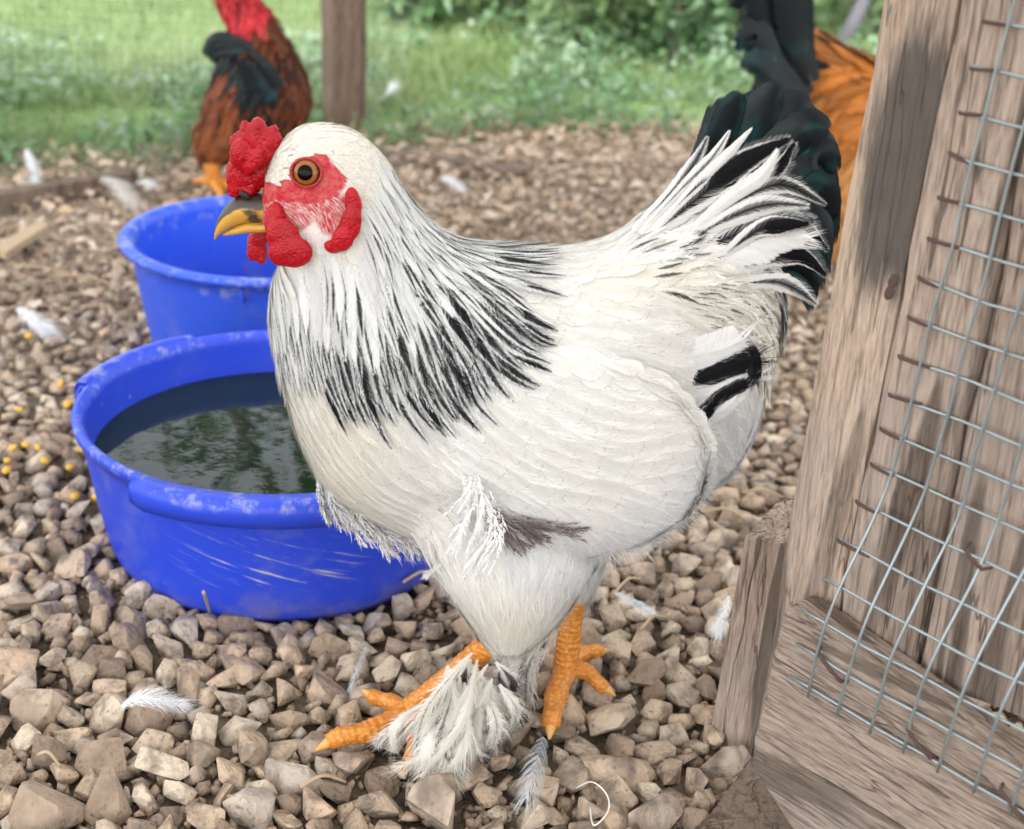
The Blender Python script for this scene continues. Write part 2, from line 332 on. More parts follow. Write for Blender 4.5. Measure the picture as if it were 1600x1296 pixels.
# ------------------------------------------------------------------ ground
def lawn_edge(x): return -0.37*min(1.0, max(0.0, -x/0.66))          # how much nearer the lawn starts at x
def gz(x, y):
    return 0.006*noise.noise((x*5, y*5, 3.1)) + 0.012*noise.noise((x*1.7, y*1.7, 8.0))*min(1, max(0, (y-0.9)))
xs = np.concatenate([[-120, -40, -14, -6, -3], np.linspace(-1.6, 1.6, 90), [3, 6, 14, 40, 120]])
ys = np.concatenate([[-60, -15, -4, -1], np.linspace(0.2, 3.4, 90), [4, 5, 7, 11, 20, 50, 160]])
V = [(x, y, gz(x, y) if abs(x) < 2 and -1 < y < 3.6 else 0) for y in ys for x in xs]; nx = len(xs)
Fc = [[j*nx+i, j*nx+i+1, (j+1)*nx+i+1, (j+1)*nx+i] for j in range(len(ys)-1) for i in range(nx-1)]
k = NT('ground_soil'); o = k.pos(); sp = k.n('SeparateXYZ'); k.set(sp.inputs[0], o)
n = k.noise(o, 45, 5); n2 = k.noise(o, 6, 4)
dirt = k.mix(k.ss(n, 0.3, 0.7), (0.06, 0.045, 0.033), (0.17, 0.13, 0.095)); far = k.ss(sp.outputs[1], 1.0, 1.5); dirt = k.mix(far, dirt, k.mix(k.ss(n, 0.3, 0.7), (0.24, 0.185, 0.14), (0.48, 0.39, 0.30))); dirt = k.mix(k.ss(n2, 0.45, 0.7, 0, 0.6), dirt, (0.20, 0.155, 0.115))  # near soil darkened: the shade between stones is put into its colour
green = k.mix(k.ss(n, 0.3, 0.7), (0.13, 0.21, 0.08), (0.20, 0.29, 0.12))
ed = k.n('MapRange')
for i_, q_ in enumerate((sp.outputs[0], -0.66, 0.0, 0.37, 0.0)): k.set(ed.inputs[i_], q_)
edge = k.ss(k.math('ADD', k.math('ADD', sp.outputs[1], ed.outputs[0]), k.math('MULTIPLY', k.math('SUBTRACT', n2, 0.5), 0.5)), 2.15, 2.45)
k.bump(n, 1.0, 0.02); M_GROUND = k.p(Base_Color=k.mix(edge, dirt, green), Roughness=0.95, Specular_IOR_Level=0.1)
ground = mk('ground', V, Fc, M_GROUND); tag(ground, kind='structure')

# ------------------------------------------------------------------ stones
def stone_mesh(seed, n=15, soft=True):
    r = random.Random(seed); bm = bmesh.new(); ax = (1.0, r.uniform(0.62, 1.0), r.uniform(0.42, 0.75))
    for _ in range(n):
        p = Vector((r.gauss(0, 1), r.gauss(0, 1), r.gauss(0, 1))).normalized()*r.uniform(0.85, 1.0)
        # squarish broken rock
        m = max(abs(p.x), abs(p.y), abs(p.z)); p = p.lerp(p/m*0.8, 0.55)
        bm.verts.new((p.x*ax[0], p.y*ax[1], p.z*ax[2]))
    res = bmesh.ops.convex_hull(bm, input=bm.verts[:])
    junk = [g for g in res['geom_interior'] if isinstance(g, bmesh.types.BMVert)] + [g for g in res['geom_unused'] if isinstance(g, bmesh.types.BMVert)]
    if junk: bmesh.ops.delete(bm, geom=list(set(junk)), context='VERTS')
    bmesh.ops.dissolve_limit(bm, angle_limit=math.radians(14), verts=bm.verts[:], edges=bm.edges[:])
    if soft:
        bmesh.ops.bevel(bm, geom=bm.edges[:], offset=0.09, segments=2, affect='EDGES', profile=0.6, clamp_overlap=True)
        for vtx in bm.verts: vtx.co += vtx.co.normalized()*0.07*noise.noise(vtx.co*2.2 + Vector((seed, 0, 0)))
    bmesh.ops.triangulate(bm, faces=bm.faces[:])
    me = bpy.data.meshes.new('stone'); bm.to_mesh(me); bm.free(); return me
big_meshes = [stone_mesh(100+i) for i in range(26)]
for me in big_meshes:
    me.materials.append(M_STONE); me.polygons.foreach_set('use_smooth', [True]*len(me.polygons))
    me.set_sharp_from_angle(angle=math.radians(28))
small_np = []
for i in range(16):
    me = stone_mesh(300+i, 11, False); v = np.empty(len(me.vertices)*3); me.vertices.foreach_get('co', v)
    small_np.append((v.reshape(-1, 3), np.array([list(p.vertices) for p in me.polygons]))); bpy.data.meshes.remove(me)

TUB1 = Vector((*on_z(448, 845, 0.0).xy, 0.0)); TUB1_R0, TUB1_R1, TUB1_H = 0.122, 0.1395, 0.108
keepout = []                                  # circles where no stone may stick out
def blocked(x, y, r):
    for (cx, cy, cr) in keepout:
        if (x-cx)**2 + (y-cy)**2 < (cr+r*0.6)**2: return True
    return False
keepout.append((TUB1.x, TUB1.y, TUB1_R0-0.004))
TUB2 = Vector((*on_z(420, 565, 0.0).xy, 0.0)); TUB2_R0, TUB2_R1, TUB2_H = 0.100, 0.119, 0.122
keepout.append((TUB2.x, TUB2.y, TUB2_R0-0.004))
for q in ((1150, 1120), (1190, 1180), (1250, 1180)):
    p = on_z(*q, 0.0); keepout.append((p.x, p.y, 0.012))

def in_view(x, y, m=40):
    p = projn([[x, y, 0.01]])[0]; return -m < p[0] < 1600+m and -m < p[1] < 1296+2*m
placed = []; grid = {}
def free(x, y, r, tight):
    gx, gy = int(x/0.03), int(y/0.03)
    for i in range(gx-2, gx+3):
        for j in range(gy-2, gy+3):
            for (a, b, c) in grid.get((i, j), ()):
                if (a-x)**2+(b-y)**2 < ((r+c)*tight)**2: return False
    return True
def put(x, y, r): grid.setdefault((int(x/0.03), int(y/0.03)), []).append((x, y, r)); placed.append((x, y, r))
cand = []
tries = 0
sizes = [0.0185, 0.016, 0.014, 0.0125, 0.011, 0.0095, 0.0082]
quota = [27, 80, 200, 590, 1040, 1350, 1900]
for (px_, py_, r_) in ((700, 1262, .023), (955, 1192, .021), (1022, 1270, .019), (165, 1250, .018), (78, 1268, .023), (1132, 1180, .016), (55, 1112, .018), (380, 1128, .017), (390, 1262, .017), (1062, 1052, .014), (205, 972, .015), (520, 1012, .015), (160, 1190, .016), (590, 1250, .015)):
    p = on_z(px_, py_, 0.008); put(p.x, p.y, r_)
for s_, q_ in zip(sizes, quota):
    got = 0; tries = 0
    while got < q_ and tries < q_*60:
        tries += 1
        y = 0.585 + random.random()**1.7*1.06; half = 0.24 + 0.34*y; x = random.uniform(-half, half)
        r = s_*random.uniform(0.9, 1.1)
        if y > 1.12 and (r > 0.0105 or random.random() < min(0.85, (y-1.12)*3)): continue
        if not in_view(x, y, 300) or blocked(x, y, r): continue
        if not free(x, y, r, 0.67): continue
        put(x, y, r); got += 1
def dep(x, y): return y*math.cos(PITCH) + CH*math.sin(PITCH)
placed.sort(key=lambda t: -t[2]/dep(t[0], t[1])*(1 if in_view(t[0], t[1], 0) else 0.01))
for (x, y, r) in placed[:300]:
    o = bpy.data.objects.new('stone', random.choice(big_meshes)); link(o, ground)
    o.location = (x, y, gz(x, y) + r*random.uniform(0.28, 0.62)); o.scale = [r*random.uniform(1.0, 1.2)]*3
    o.rotation_euler = (random.gauss(0, 0.45), random.gauss(0, 0.45), random.uniform(0, 6.3))
def euler_np(a, b, c):
    ca, sa, cb, sb, cc, sc = np.cos(a), np.sin(a), np.cos(b), np.sin(b), np.cos(c), np.sin(c)
    X = np.array([[1, 0, 0], [0, ca, -sa], [0, sa, ca]]); Y = np.array([[cb, 0, sb], [0, 1, 0], [-sb, 0, cb]]); Z = np.array([[cc, -sc, 0], [sc, cc, 0], [0, 0, 1]])
    return Z@Y@X
def mass(name, items, shapes, mat, parent=None, smooth=False, attr='rnd'):
    """one mesh from many small pieces; items = (shape index, 3x3, loc, rnd)"""
    Vs, Fs, A = [], [], []; n0 = 0
    for (si, R, loc, rn) in items:
        v, f = shapes[si]; Vs.append(v@R.T + loc); Fs.append(f+n0); A.append(np.full(len(v), rn)); n0 += len(v)
    V = np.concatenate(Vs); Fq = np.concatenate(Fs); k_ = Fq.shape[1]
    b = np.array(base_of(parent)); V = V-b
    me = bpy.data.meshes.new(name); me.vertices.add(len(V)); me.vertices.foreach_set('co', V.ravel())
    me.loops.add(Fq.size); me.loops.foreach_set('vertex_index', Fq.ravel().astype(np.int32))
    me.polygons.add(len(Fq)); me.polygons.foreach_set('loop_start', np.arange(0, Fq.size, k_, dtype=np.int32)); me.polygons.foreach_set('loop_total', np.full(len(Fq), k_, np.int32))
    if smooth: me.polygons.foreach_set('use_smooth', [True]*len(Fq))
    at = me.attributes.new(attr, 'FLOAT', 'POINT'); at.data.foreach_set('value', np.concatenate(A).astype(np.float32))
    me.update(); me.validate(); me.materials.append(mat); o = bpy.data.objects.new(name, me); link(o, parent); return o
items = []
for (x, y, r) in placed[300:]:
    items.append((random.randrange(16), euler_np(random.gauss(0, .5), random.gauss(0, .5), random.uniform(0, 6.3))*r*1.1, np.array([x, y, gz(x, y)+r*random.uniform(0.25, 0.55)]), random.random()))
for i in range(15000):
    y = 0.52 + random.random()**1.35*1.81; half = 0.24 + 0.36*y; x = random.uniform(-half, half)
    r = random.choice((0.0035, 0.0045, 0.0055, 0.007))*random.uniform(0.8, 1.2)
    if y > 1.3: r *= 0.75
    if y > 2.25+lawn_edge(x): continue
    if not in_view(x, y, 300) or blocked(x, y, r): continue
    items.append((random.randrange(16), euler_np(*[random.uniform(0, 6.3) for _ in range(3)])*r, np.array([x, y, gz(x, y)+r*random.uniform(0.1, 0.6)]), random.random()*(0.55 if y < 1.1 else 0.9)))  # near small stones tinted darker, painting shade into the gaps
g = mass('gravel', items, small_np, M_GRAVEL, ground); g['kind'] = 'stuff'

# ------------------------------------------------------------------ tubs
def lathe(profile, seg=96, c=(0, 0, 0)):
    V, Fc = [], []; n = len(profile)
    for k_ in range(seg):
        a = 2*math.pi*k_/seg
        for (r, z) in profile: V.append((c[0]+r*math.cos(a), c[1]+r*math.sin(a), c[2]+z))
    for k_ in range(seg):
        for i in range(n-1):
            a = k_*n+i; b = ((k_+1) % seg)*n+i; Fc.append([a, b, b+1, a+1])
    return V, Fc
def tub(base, R0, R1, H, mat, lip, label):
    root = empty('water_tub', base, label, 'tub', 'blue plastic tubs'); t = 0.0032
    prof = [(0.0005, 0.004), (R0*0.55, 0.004), (R0-0.012, 0.003), (R0-0.004, 0.0035), (R0, 0.010)]
    for i in range(1, 9):
        f = i/8; prof.append((R0+(R1-R0)*f**0.8, 0.010+(H-0.016)*f))
    prof += [(R1+lip*0.55, H-0.0065), (R1+lip, H-0.005), (R1+lip*1.15, H-0.002), (R1+lip*0.9, H+0.0008), (R1+lip*0.2, H+0.0015), (R1-t*0.8, H-0.0005), (R1-t*1.4, H-0.006)]
    for i in range(8, 0, -1):
        f = i/8; prof.append((R0+(R1-R0)*f**0.8-t*1.4, 0.012+(H-0.022)*f))
    prof += [(R0-0.010, 0.009), (0.0005, 0.009)]
    v, f = lathe(prof, 128, base); mk('shell', v, f, mat, root)
    return root
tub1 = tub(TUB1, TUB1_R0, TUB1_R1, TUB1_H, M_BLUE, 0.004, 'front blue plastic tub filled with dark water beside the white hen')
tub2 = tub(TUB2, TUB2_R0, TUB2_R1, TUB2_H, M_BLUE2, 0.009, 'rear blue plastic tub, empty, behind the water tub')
def grip(a0, a1, mat, root, base, R, H):
    """downturned flange on the rim between two angles"""
    n = 28; prof = [(0.002, 0.0022), (0.011, 0.0018), (0.0145, -0.001), (0.0155, -0.006), (0.0150, -0.0155), (0.0125, -0.0155), (0.0118, -0.006), (0.009, -0.003), (0.002, -0.003)]
    V, Fc = [], []; m = len(prof)
    for i in range(n+1):
        a = a0+(a1-a0)*i/n; e = min(1, min(i, n-i)/2.0); e = 0.85+0.15*e
        for (r, z) in prof: V.append((base.x+(R+r*e)*math.cos(a), base.y+(R+r*e)*math.sin(a), base.z+H+z*e))
    for i in range(n):
        for j in range(m): Fc.append([i*m+j, i*m+(j+1) % m, (i+1)*m+(j+1) % m, (i+1)*m+j])
    Fc += [list(range(m)), [n*m+j for j in range(m)][::-1]]
    mk('handle', V, Fc, mat, root)
def tub_angle(px, py, base, z):
    p = on_z(px, py, z); return math.atan2(p.y-base.y, p.x-base.x)
a_s = tub_angle(240, 735, TUB1, TUB1_H); grip(a_s, a_s+1.05, M_BLUE, tub1, TUB1, TUB1_R1, TUB1_H)
a_s = tub_angle(118, 592, TUB1, TUB1_H); grip(a_s+0.06, a_s-0.75, M_BLUE, tub1, TUB1, TUB1_R1, TUB1_H)
for ang in (tub_angle(392, 775, TUB1, TUB1_H),):
    d = np.array([math.cos(ang), math.sin(ang), 0]); t_ = np.array([-d[1], d[0], 0]); c_ = np.array(TUB1)+d*(TUB1_R1+0.0035)+np.array([0, 0, TUB1_H-0.0155])
    v, f = box(c_, d*0.0045, t_*0.0016, (0, 0, 0.006)); bevel_obj(mk('rib', v, f, M_BLUE, tub1), 0.0006)
ang = tub_angle(362, 462, TUB2, TUB2_H); d = np.array([math.cos(ang), math.sin(ang), 0]); t_ = np.array([-d[1], d[0], 0])
v, f = box(np.array(TUB2)+d*(TUB2_R1+0.001)+np.array([0, 0, TUB2_H-0.015]), d*0.004, t_*0.0014, (0, 0, 0.006)); bevel_obj(mk('rib', v, f, M_BLUE2, tub2), 0.0005)
# water
k = NT('murky_water'); o = k.pos(); n = k.noise(o, 22, 3); n2 = k.noise(o, 90, 2)
k.bump(k.math('ADD', k.noise(o, 7, 2), k.math('MULTIPLY', n2, 0.03)), 0.07, 0.02)
M_WATER = k.p(Base_Color=k.mix(n, (0.005, 0.011, 0.006), (0.014, 0.026, 0.014)), Roughness=0.015, IOR=1.33, Specular_IOR_Level=0.5)
WZ = 0.078; wr = TUB1_R0+(TUB1_R1-TUB1_R0)*((WZ-0.012)/(TUB1_H-0.022))**0.8-0.0036
V = [(TUB1.x, TUB1.y, WZ)]; Fc = []
for j in range(1, 9):
    for i in range(72):
        a = 2*math.pi*i/72; V.append((TUB1.x+wr*j/8*math.cos(a), TUB1.y+wr*j/8*math.sin(a), WZ))
for i in range(72): Fc.append([0, 1+i, 1+(i+1) % 72])
for j in range(7):
    for i in range(72): Fc.append([1+j*72+i, 1+(j+1)*72+i, 1+(j+1)*72+(i+1) % 72, 1+j*72+(i+1) % 72])
tag(mk('water', V, Fc, M_WATER), 'dark murky water standing in the front blue tub', 'water', kind='structure')

# ------------------------------------------------------------------ coop fence on the right
FO = Vector((0.142, 0.714, 0)); FT = Vector((0.97, -1.07, 0)).normalized(); FN = Vector((-FT.y*-1, 0, 0))
FN = Vector((FT.y, -FT.x, 0)).normalized()
if FN.dot(-FO) < 0: FN = -FN
def fp(px, py, off=0.0): return on_plane(px, py, FO + FN*off, FN)        # point on the fence plane, off metres towards the camera
fence = empty('coop_fence', FO, 'weathered timber coop fence with nailed wire mesh at right of the hen', 'fence')
def slab(name, quad, off, thick, mat, parent, bev=0.002, cuts=10, wob=0.0012):
    """board from a picture outline on the fence plane: real thickness, edges slightly uneven"""
    P = [fp(x, y, off) for x, y in quad]; Q = [p - FN*thick for p in P]; org = sum(P, Vector())/len(P)
    me = bpy.data.meshes.new(name); n = len(P); b = base_of(parent); org = Vector(org)
    bm = bmesh.new(); vs_ = [bm.verts.new(p-org) for p in P] + [bm.verts.new(p-org) for p in Q]
    bm.faces.new(vs_[:n]); bm.faces.new(vs_[n:][::-1])
    for i in range(n): bm.faces.new([vs_[i], vs_[n+i], vs_[n+(i+1) % n], vs_[(i+1) % n]])
    bmesh.ops.recalc_face_normals(bm, faces=bm.faces)
    bmesh.ops.bevel(bm, geom=bm.edges[:], offset=bev, segments=2, affect='EDGES', profile=0.6)
    bmesh.ops.subdivide_edges(bm, edges=[e for e in bm.edges if e.calc_length() > 0.03], cuts=cuts, use_grid_fill=True)
    for v_ in bm.verts:
        q = v_.co; v_.co = q + FN*wob*noise.noise(Vector((q.x*40, q.y*40, q.z*14))) + FT*wob*1.3*noise.noise(Vector((q.z*30, 5, q.x*10)))
    bmesh.ops.triangulate(bm, faces=[f_ for f_ in bm.faces if len(f_.verts) > 4])
    bm.to_mesh(me); bm.free(); me.materials.append(mat)
    for p_ in me.polygons: p_.use_smooth = True
    me.set_sharp_from_angle(angle=math.radians(40))
    o = bpy.data.objects.new(name, me); link(o, parent); o.location = org - b; return o
AQ = [(1446, -360), (1572, -360), (1318, 900), (1292, 1120), (1186, 1140), (1240, 770)]; AO = sum((fp(x, y, 0.007) for x, y in AQ), Vector())/6
M_WOOD_A = wood_material('weathered_corner_upright', (110, 110, 9), LIGHT_W, DARK_W, 0.0, 0.5, soot=tuple(fp(1428, 270, 0.007)-AO))
slab('plank', [(1446, -360), (1572, -360), (1318, 900), (1292, 1120), (1186, 1140), (1240, 770)], 0.007, 0.040, M_WOOD_A, fence)
slab('plank', [(1571, -360), (1708, -360), (1420, 1050), (1296, 1100), (1319, 900)], 0.010, 0.036, M_WOOD_V2, fence, cuts=14, wob=0.002)
slab('plank', [(1722, -360), (1900, -360), (1800, 1200), (1432, 1060)], 0.006, 0.034, M_WOOD_V2, fence, cuts=14, wob=0.002)
# rail: outline of the front face, thickness backwards to the planks
RAIL_T = 0.024
rail_q = [(1227, 949), (1680, 1268), (1700, 1480), (1340, 1400), (1232, 1292), (1172, 1196), (1176, 1150)]
slab('rail', rail_q, 0.036, RAIL_T, M_WOOD_R, fence, bev=0.0028, cuts=8, wob=0.0016)
# short stake behind the post and a board on the ground
def poly_block(name, front, back, mat, label, cat, bev=0.0015):
    n = len(front); P = [Vector(p) for p in front]+[Vector(p) for p in back]; org = sum(P, Vector())/len(P)
    V = [p for p in P]; Fc = [list(range(n)), list(range(n, 2*n))[::-1]]+[[i, n+i, n+(i+1) % n, (i+1) % n] for i in range(n)]
    o = mk(name, V, Fc, mat, None, False, origin=org); bevel_obj(o, bev); 
    return tag(o, label, cat)
YS = 0.772
fr = [on_y(1163, 838, YS), on_y(1234, 852, YS-0.012), on_y(1172, 1185, YS-0.012), on_y(1104, 1175, YS)]
bk = [on_y(1222, 775, YS+0.035), on_y(1300, 790, YS+0.025), Vector((fr[2].x+0.01, YS+0.026, -0.01)), Vector((fr[3].x+0.01, YS+0.035, -0.01))]
poly_block('stake', fr, bk, M_WOOD_V2, 'short square wooden stake behind the fence post by the gravel', 'stake')
g0 = [on_z(1178, 1178, 0.022), on_z(1250, 1290, 0.022), on_z(1190, 1400, 0.022), on_z(1080, 1310, 0.022)]
poly_block('ground_board', g0, [Vector((p.x, p.y, -0.01)) for p in g0], M_WOOD_D, 'dark board lying on the ground under the fence rail', 'board')
# wire mesh
wm = bpy.data.objects.new('wire_mesh', None); link(wm, fence)
SP = 0.0190; WR = 0.00078
zb = lambda z: z
RZ = fp(1227, 949, 0.036).z                              # rail top height
def sheet(s, h):
    """s along the fence, h = distance down the sheet from the rail's back edge (negative = up)"""
    base = FO + FT*s
    f = min(1.0, max(0.0, (h+0.075)/0.090)); f = f*f*(3-2*f)
    return base + FN*(0.0135+0.0255*f) + Vector((0, 0, RZ + 0.012 - h))
def s_of(px, py, off=0.0135): return (fp(px, py, off)-FO).dot(FT)
s_edge_top, s_edge_bot = s_of(1566, 0), s_of(1352, 835)
s_low = s_of(1258, 985, 0.039)
HB = 0.046                                               # the sheet's lower edge
def left_edge(h):
    z_top = fp(1566, 0).z; z_b = fp(1352, 835).z; z = RZ+0.010-h
    if h <= 0 and z > z_b: return s_edge_bot + (s_edge_top-s_edge_bot)*(z-z_b)/(z_top-z_b)
    if h <= 0: f = (z_b-z)/(z_b-RZ-0.010+1e-6); return s_edge_bot + (s_low-s_edge_bot)*f*0.8
    return s_low
rows = [HB - i*SP for i in range(36)]
wob = lambda a, b: 0.0007*noise.noise(Vector((a*25, b*25, 0)))
for h in rows:
    s0 = left_edge(h) - random.uniform(0.002, 0.006); pts = []
    for i in range(20):
        s = s0 + (0.30-s0)*i/19; pts.append(sheet(s, h + wob(s, h)*2) + FN*wob(s+3, h))
    v, f = tube(pts, WR, 6); mk('wire', v, f, M_WIRE, wm)
ncol = 18
ZT_, ZB_ = fp(1566, 0).z, fp(1352, 835).z
def edge_line(h): return s_edge_bot + (s_edge_top-s_edge_bot)*(RZ+0.012-h-ZB_)/(ZT_-ZB_)
for i in range(-4, ncol):
    hs_ = [h for h in np.linspace(-0.61, HB+0.004, 90) if left_edge(h) <= edge_line(h)+0.005+i*SP]
    if len(hs_) < 4: continue
    pts = [sheet(edge_line(h)+0.006+i*SP + wob(i*.3, h)*2, h) + FN*(WR*1.6 + wob(i*.3+7, h)) for h in hs_]
    v, f = tube(pts, WR, 6); mk('wire', v, f, M_WIRE, wm)
for h in rows:
    if h < -0.02:
        s0 = left_edge(h)
        ln = random.uniform(0.002, 0.012); dz = random.gauss(0, .0004); p0 = sheet(s0-0.006, h+dz)+FN*0.0004; p1 = sheet(s0+ln, h-dz)+FN*0.0005; p2 = sheet(s0+ln+.0016, h-dz)-FN*0.0006; pm = sheet(s0-0.0075, h+dz)-FN*0.0012
        v, f = tube([pm, p0, (p0+p1)/2+FN*0.0004, p1, p2], [0.0006, 0.0009, 0.0009, 0.0008, 0.0006], 6); mk('staple', v, f, M_RUST, wm)
for (x, y, l) in ((1525, 872, 0.007), (1300, 1040, 0.011), (1440, 1160, 0.010), (1590, 1260, 0.012)):
    p = fp(x, y, 0.038); d = (FT*0.9-Vector((0, 0, 0.5))).normalized(); v, f = tube([p-d*l-FN*0.004, p-d*l*0.8+FN*0.002, p+FN*0.003, p+d*l*0.8+FN*0.002, p+d*l-FN*0.004], [0.0007, 0.001, 0.001, 0.001, 0.0007], 6)
    mk('nail', v, f, M_RUST, fence)
for (x, y) in ((1395, 440), (1389, 458)):  # flat dark discs standing for a knot in the plank
    p = fp(x, y, 0.009); v, f = ellipsoid(p, (FT*0.0026+Vector((0, 0, .001)), Vector((0, 0, 0.0036)), FN*0.0004), 6, 9); 
    mk('dark_knot', v, f, M_RUST, fence)

# an added roof, unseen above the picture: it keeps the direct sky off the birds
k = NT('added_roof_sheet'); c = k.mix(k.noise(k.pos(), 6, 4), (0.50, 0.50, 0.49), (0.60, 0.60, 0.58)); k.p(Base_Color=c, Roughness=0.7)      # milky translucent sheet
tr = k.n('BsdfTranslucent'); k.set(tr.inputs[0], c); mx = k.n('MixShader'); mx.inputs[0].default_value = 0.60
k.t.links.new(k.b.outputs[0], mx.inputs[1]); k.t.links.new(tr.outputs[0], mx.inputs[2]); k.t.links.new(mx.outputs[0], k.out.inputs[0]); M_ADDED_ROOF = k.m
V, Fc = [], []
for i in range(161):
    x = -1.6+i*0.02; z = 1.15+0.008*math.cos(i*math.pi/2)
    V += [(x, -1.3, z), (x, 1.80, z-0.05)]
for i in range(160):
    a = i*2; Fc.append([a, a+1, a+3, a+2])
tag(mk('added_roof', V, Fc, M_ADDED_ROOF, None, False, origin=(0, 1.2, 1.15)), 'added corrugated roof sheet, out of view, shading the chicken run', 'roof')

# ------------------------------------------------------------------ feathers
def shape_hw(sh, t):
    if sh == 'round': return (0.35+0.65*np.sin(np.clip(t*1.15, 0, 1)*math.pi/2))*np.sqrt(np.clip(1-np.clip((t-0.62)/0.38, 0, 1)**2.2, 0.02, 1))
    if sh == 'lance': return np.clip(0.45+1.1*t, 0, 1)*np.clip((1.0-t)/0.42, 0.03, 1)**0.75
    if sh == 'plume': return (0.25+0.75*np.sin(np.clip(t*1.4, 0, 1)*math.pi/2))*np.clip((1.04-t)/0.5, 0.05, 1)**0.5
    if sh == 'sickle': return (0.5+0.5*np.clip(t*2.2, 0, 1))*np.clip((1.0-t)/0.34, 0.02, 1)**0.55
    return (0.5+0.5*np.clip(t*2.2, 0, 1))*np.sqrt(np.clip(1-np.clip((t-0.82)/0.18, 0, 1)**2, 0.04, 1))
def barb_mesh(name, specs, parent, nb=28, thick=0.5, over=1.12, messy=0.12, raise_=0.0003, t0=0.04, shaft=True, mat=None):
    """the separate barbs of many feathers: strands leaving the shaft on both sides"""
    Vs, Cs, Ns = [], [], []
    for sp_ in specs:
        P = np.asarray(sp_['path'], float); N = np.asarray(sp_['nrm'], float); n = len(P); tt = np.linspace(0, 1, n)
        T = np.gradient(P, axis=0); LEN = np.linalg.norm(np.diff(P, axis=0), axis=1).sum(); T /= np.linalg.norm(T, axis=1)[:, None]+1e-9; S = np.cross(T, N); S /= np.linalg.norm(S, axis=1)[:, None]+1e-9; NN = np.cross(S, T)
        m = nb*2; t = t0+(0.99-t0)*(np.arange(m)//2+rng.random(m))/nb; side = np.where(np.arange(m) % 2 == 0, 1.0, -1.0)
        I = lambda A: np.stack([np.interp(t, tt, A[:, j]) for j in range(3)], 1)
        p, T_, S_, N_ = I(P), I(T), I(S), I(NN); hw = np.maximum(shape_hw(sp_.get('shape', 'round'), t), 0.12)*sp_['w']*0.5*over
        al = np.radians(42-22*t)+rng.normal(0, messy, m); Lb = hw/np.sin(np.clip(al, .2, 1.3))*(1+rng.normal(0, messy, m))
        Lb = np.minimum(Lb, LEN*0.35)
        d = T_*np.cos(al)[:, None]+S_*(np.sin(al)*side)[:, None]; d2 = T_*np.cos(al*.6)[:, None]+S_*(np.sin(al*.6)*side)[:, None]+N_*rng.normal(0, messy, (m, 1))
        cup = sp_.get('cup', .2); a = p+N_*raise_; mid = a+d*(Lb*.5)[:, None]-N_*(hw*cup*.25)[:, None]; tip = mid+d2*(Lb*.5)[:, None]-N_*(hw*cup*.6)[:, None]
        W = N_; sd_ = np.cross(d, W); sd_ /= np.linalg.norm(sd_, axis=1)[:, None]+1e-9; wb = (LEN/nb*thick*0.5)
        Vs.append(np.stack([a-sd_*wb, a+sd_*wb, mid-sd_*wb*.85, mid+sd_*wb*.85, tip], 1).reshape(-1, 3))
        Ns.append(np.repeat(N_+S_*(side*0.25)[:, None], 5, 0))
        c = np.clip(np.array(sp_['col'])[None]*(1+rng.normal(0, .05, (m, 1))), 0, .9); dk = np.array(sp_.get('dark', (.008, .008, .01)))[None]; st = sp_.get('stripe', 0)*np.clip((t-.05)/.5, 0, 1)
        fr = (np.clip(st*4, 0, 1))[:, None]; fm = (np.clip(st*3.4-.9+rng.normal(0, .15, m), 0, 1))[:, None]; ft = (np.clip(st*2.4-1.5, 0, 1))[:, None]
        cr, cm, ct = c*(1-fr)+dk*fr, c*(1-fm)+dk*fm, c*(1-ft)+dk*ft; Cs.append(np.stack([cr, cr, cm, cm, ct], 1).reshape(-1, 3))
    V = np.concatenate(Vs)-np.array(base_of(parent)); CC = np.concatenate(Cs); n = len(V)//5; k0 = np.arange(n)*5
    tri = np.concatenate([np.stack([k0, k0+1, k0+3], 1), np.stack([k0, k0+3, k0+2], 1), np.stack([k0+2, k0+3, k0+4], 1)])
    me = bpy.data.meshes.new(name); me.vertices.add(len(V)); me.vertices.foreach_set('co', V.ravel()); me.loops.add(tri.size); me.loops.foreach_set('vertex_index', tri.ravel().astype(np.int32))
    me.polygons.add(len(tri)); me.polygons.foreach_set('loop_start', np.arange(0, tri.size, 3, dtype=np.int32)); me.polygons.foreach_set('loop_total', np.full(len(tri), 3, np.int32)); me.polygons.foreach_set('use_smooth', [True]*len(tri))
    a_ = me.attributes.new('fcol', 'FLOAT_COLOR', 'POINT'); a_.data.foreach_set('color', np.concatenate([CC, np.ones((len(CC), 1))], 1).astype(np.float32).ravel())
    me.update(); me.materials.append(mat or M_FLUFF); nr = np.concatenate(Ns); nr /= np.linalg.norm(nr, axis=1)[:, None]+1e-9; me.normals_split_custom_set_from_vertices(nr.tolist())
    o = bpy.data.objects.new(name, me); link(o, parent); o['kind'] = 'stuff'; return o
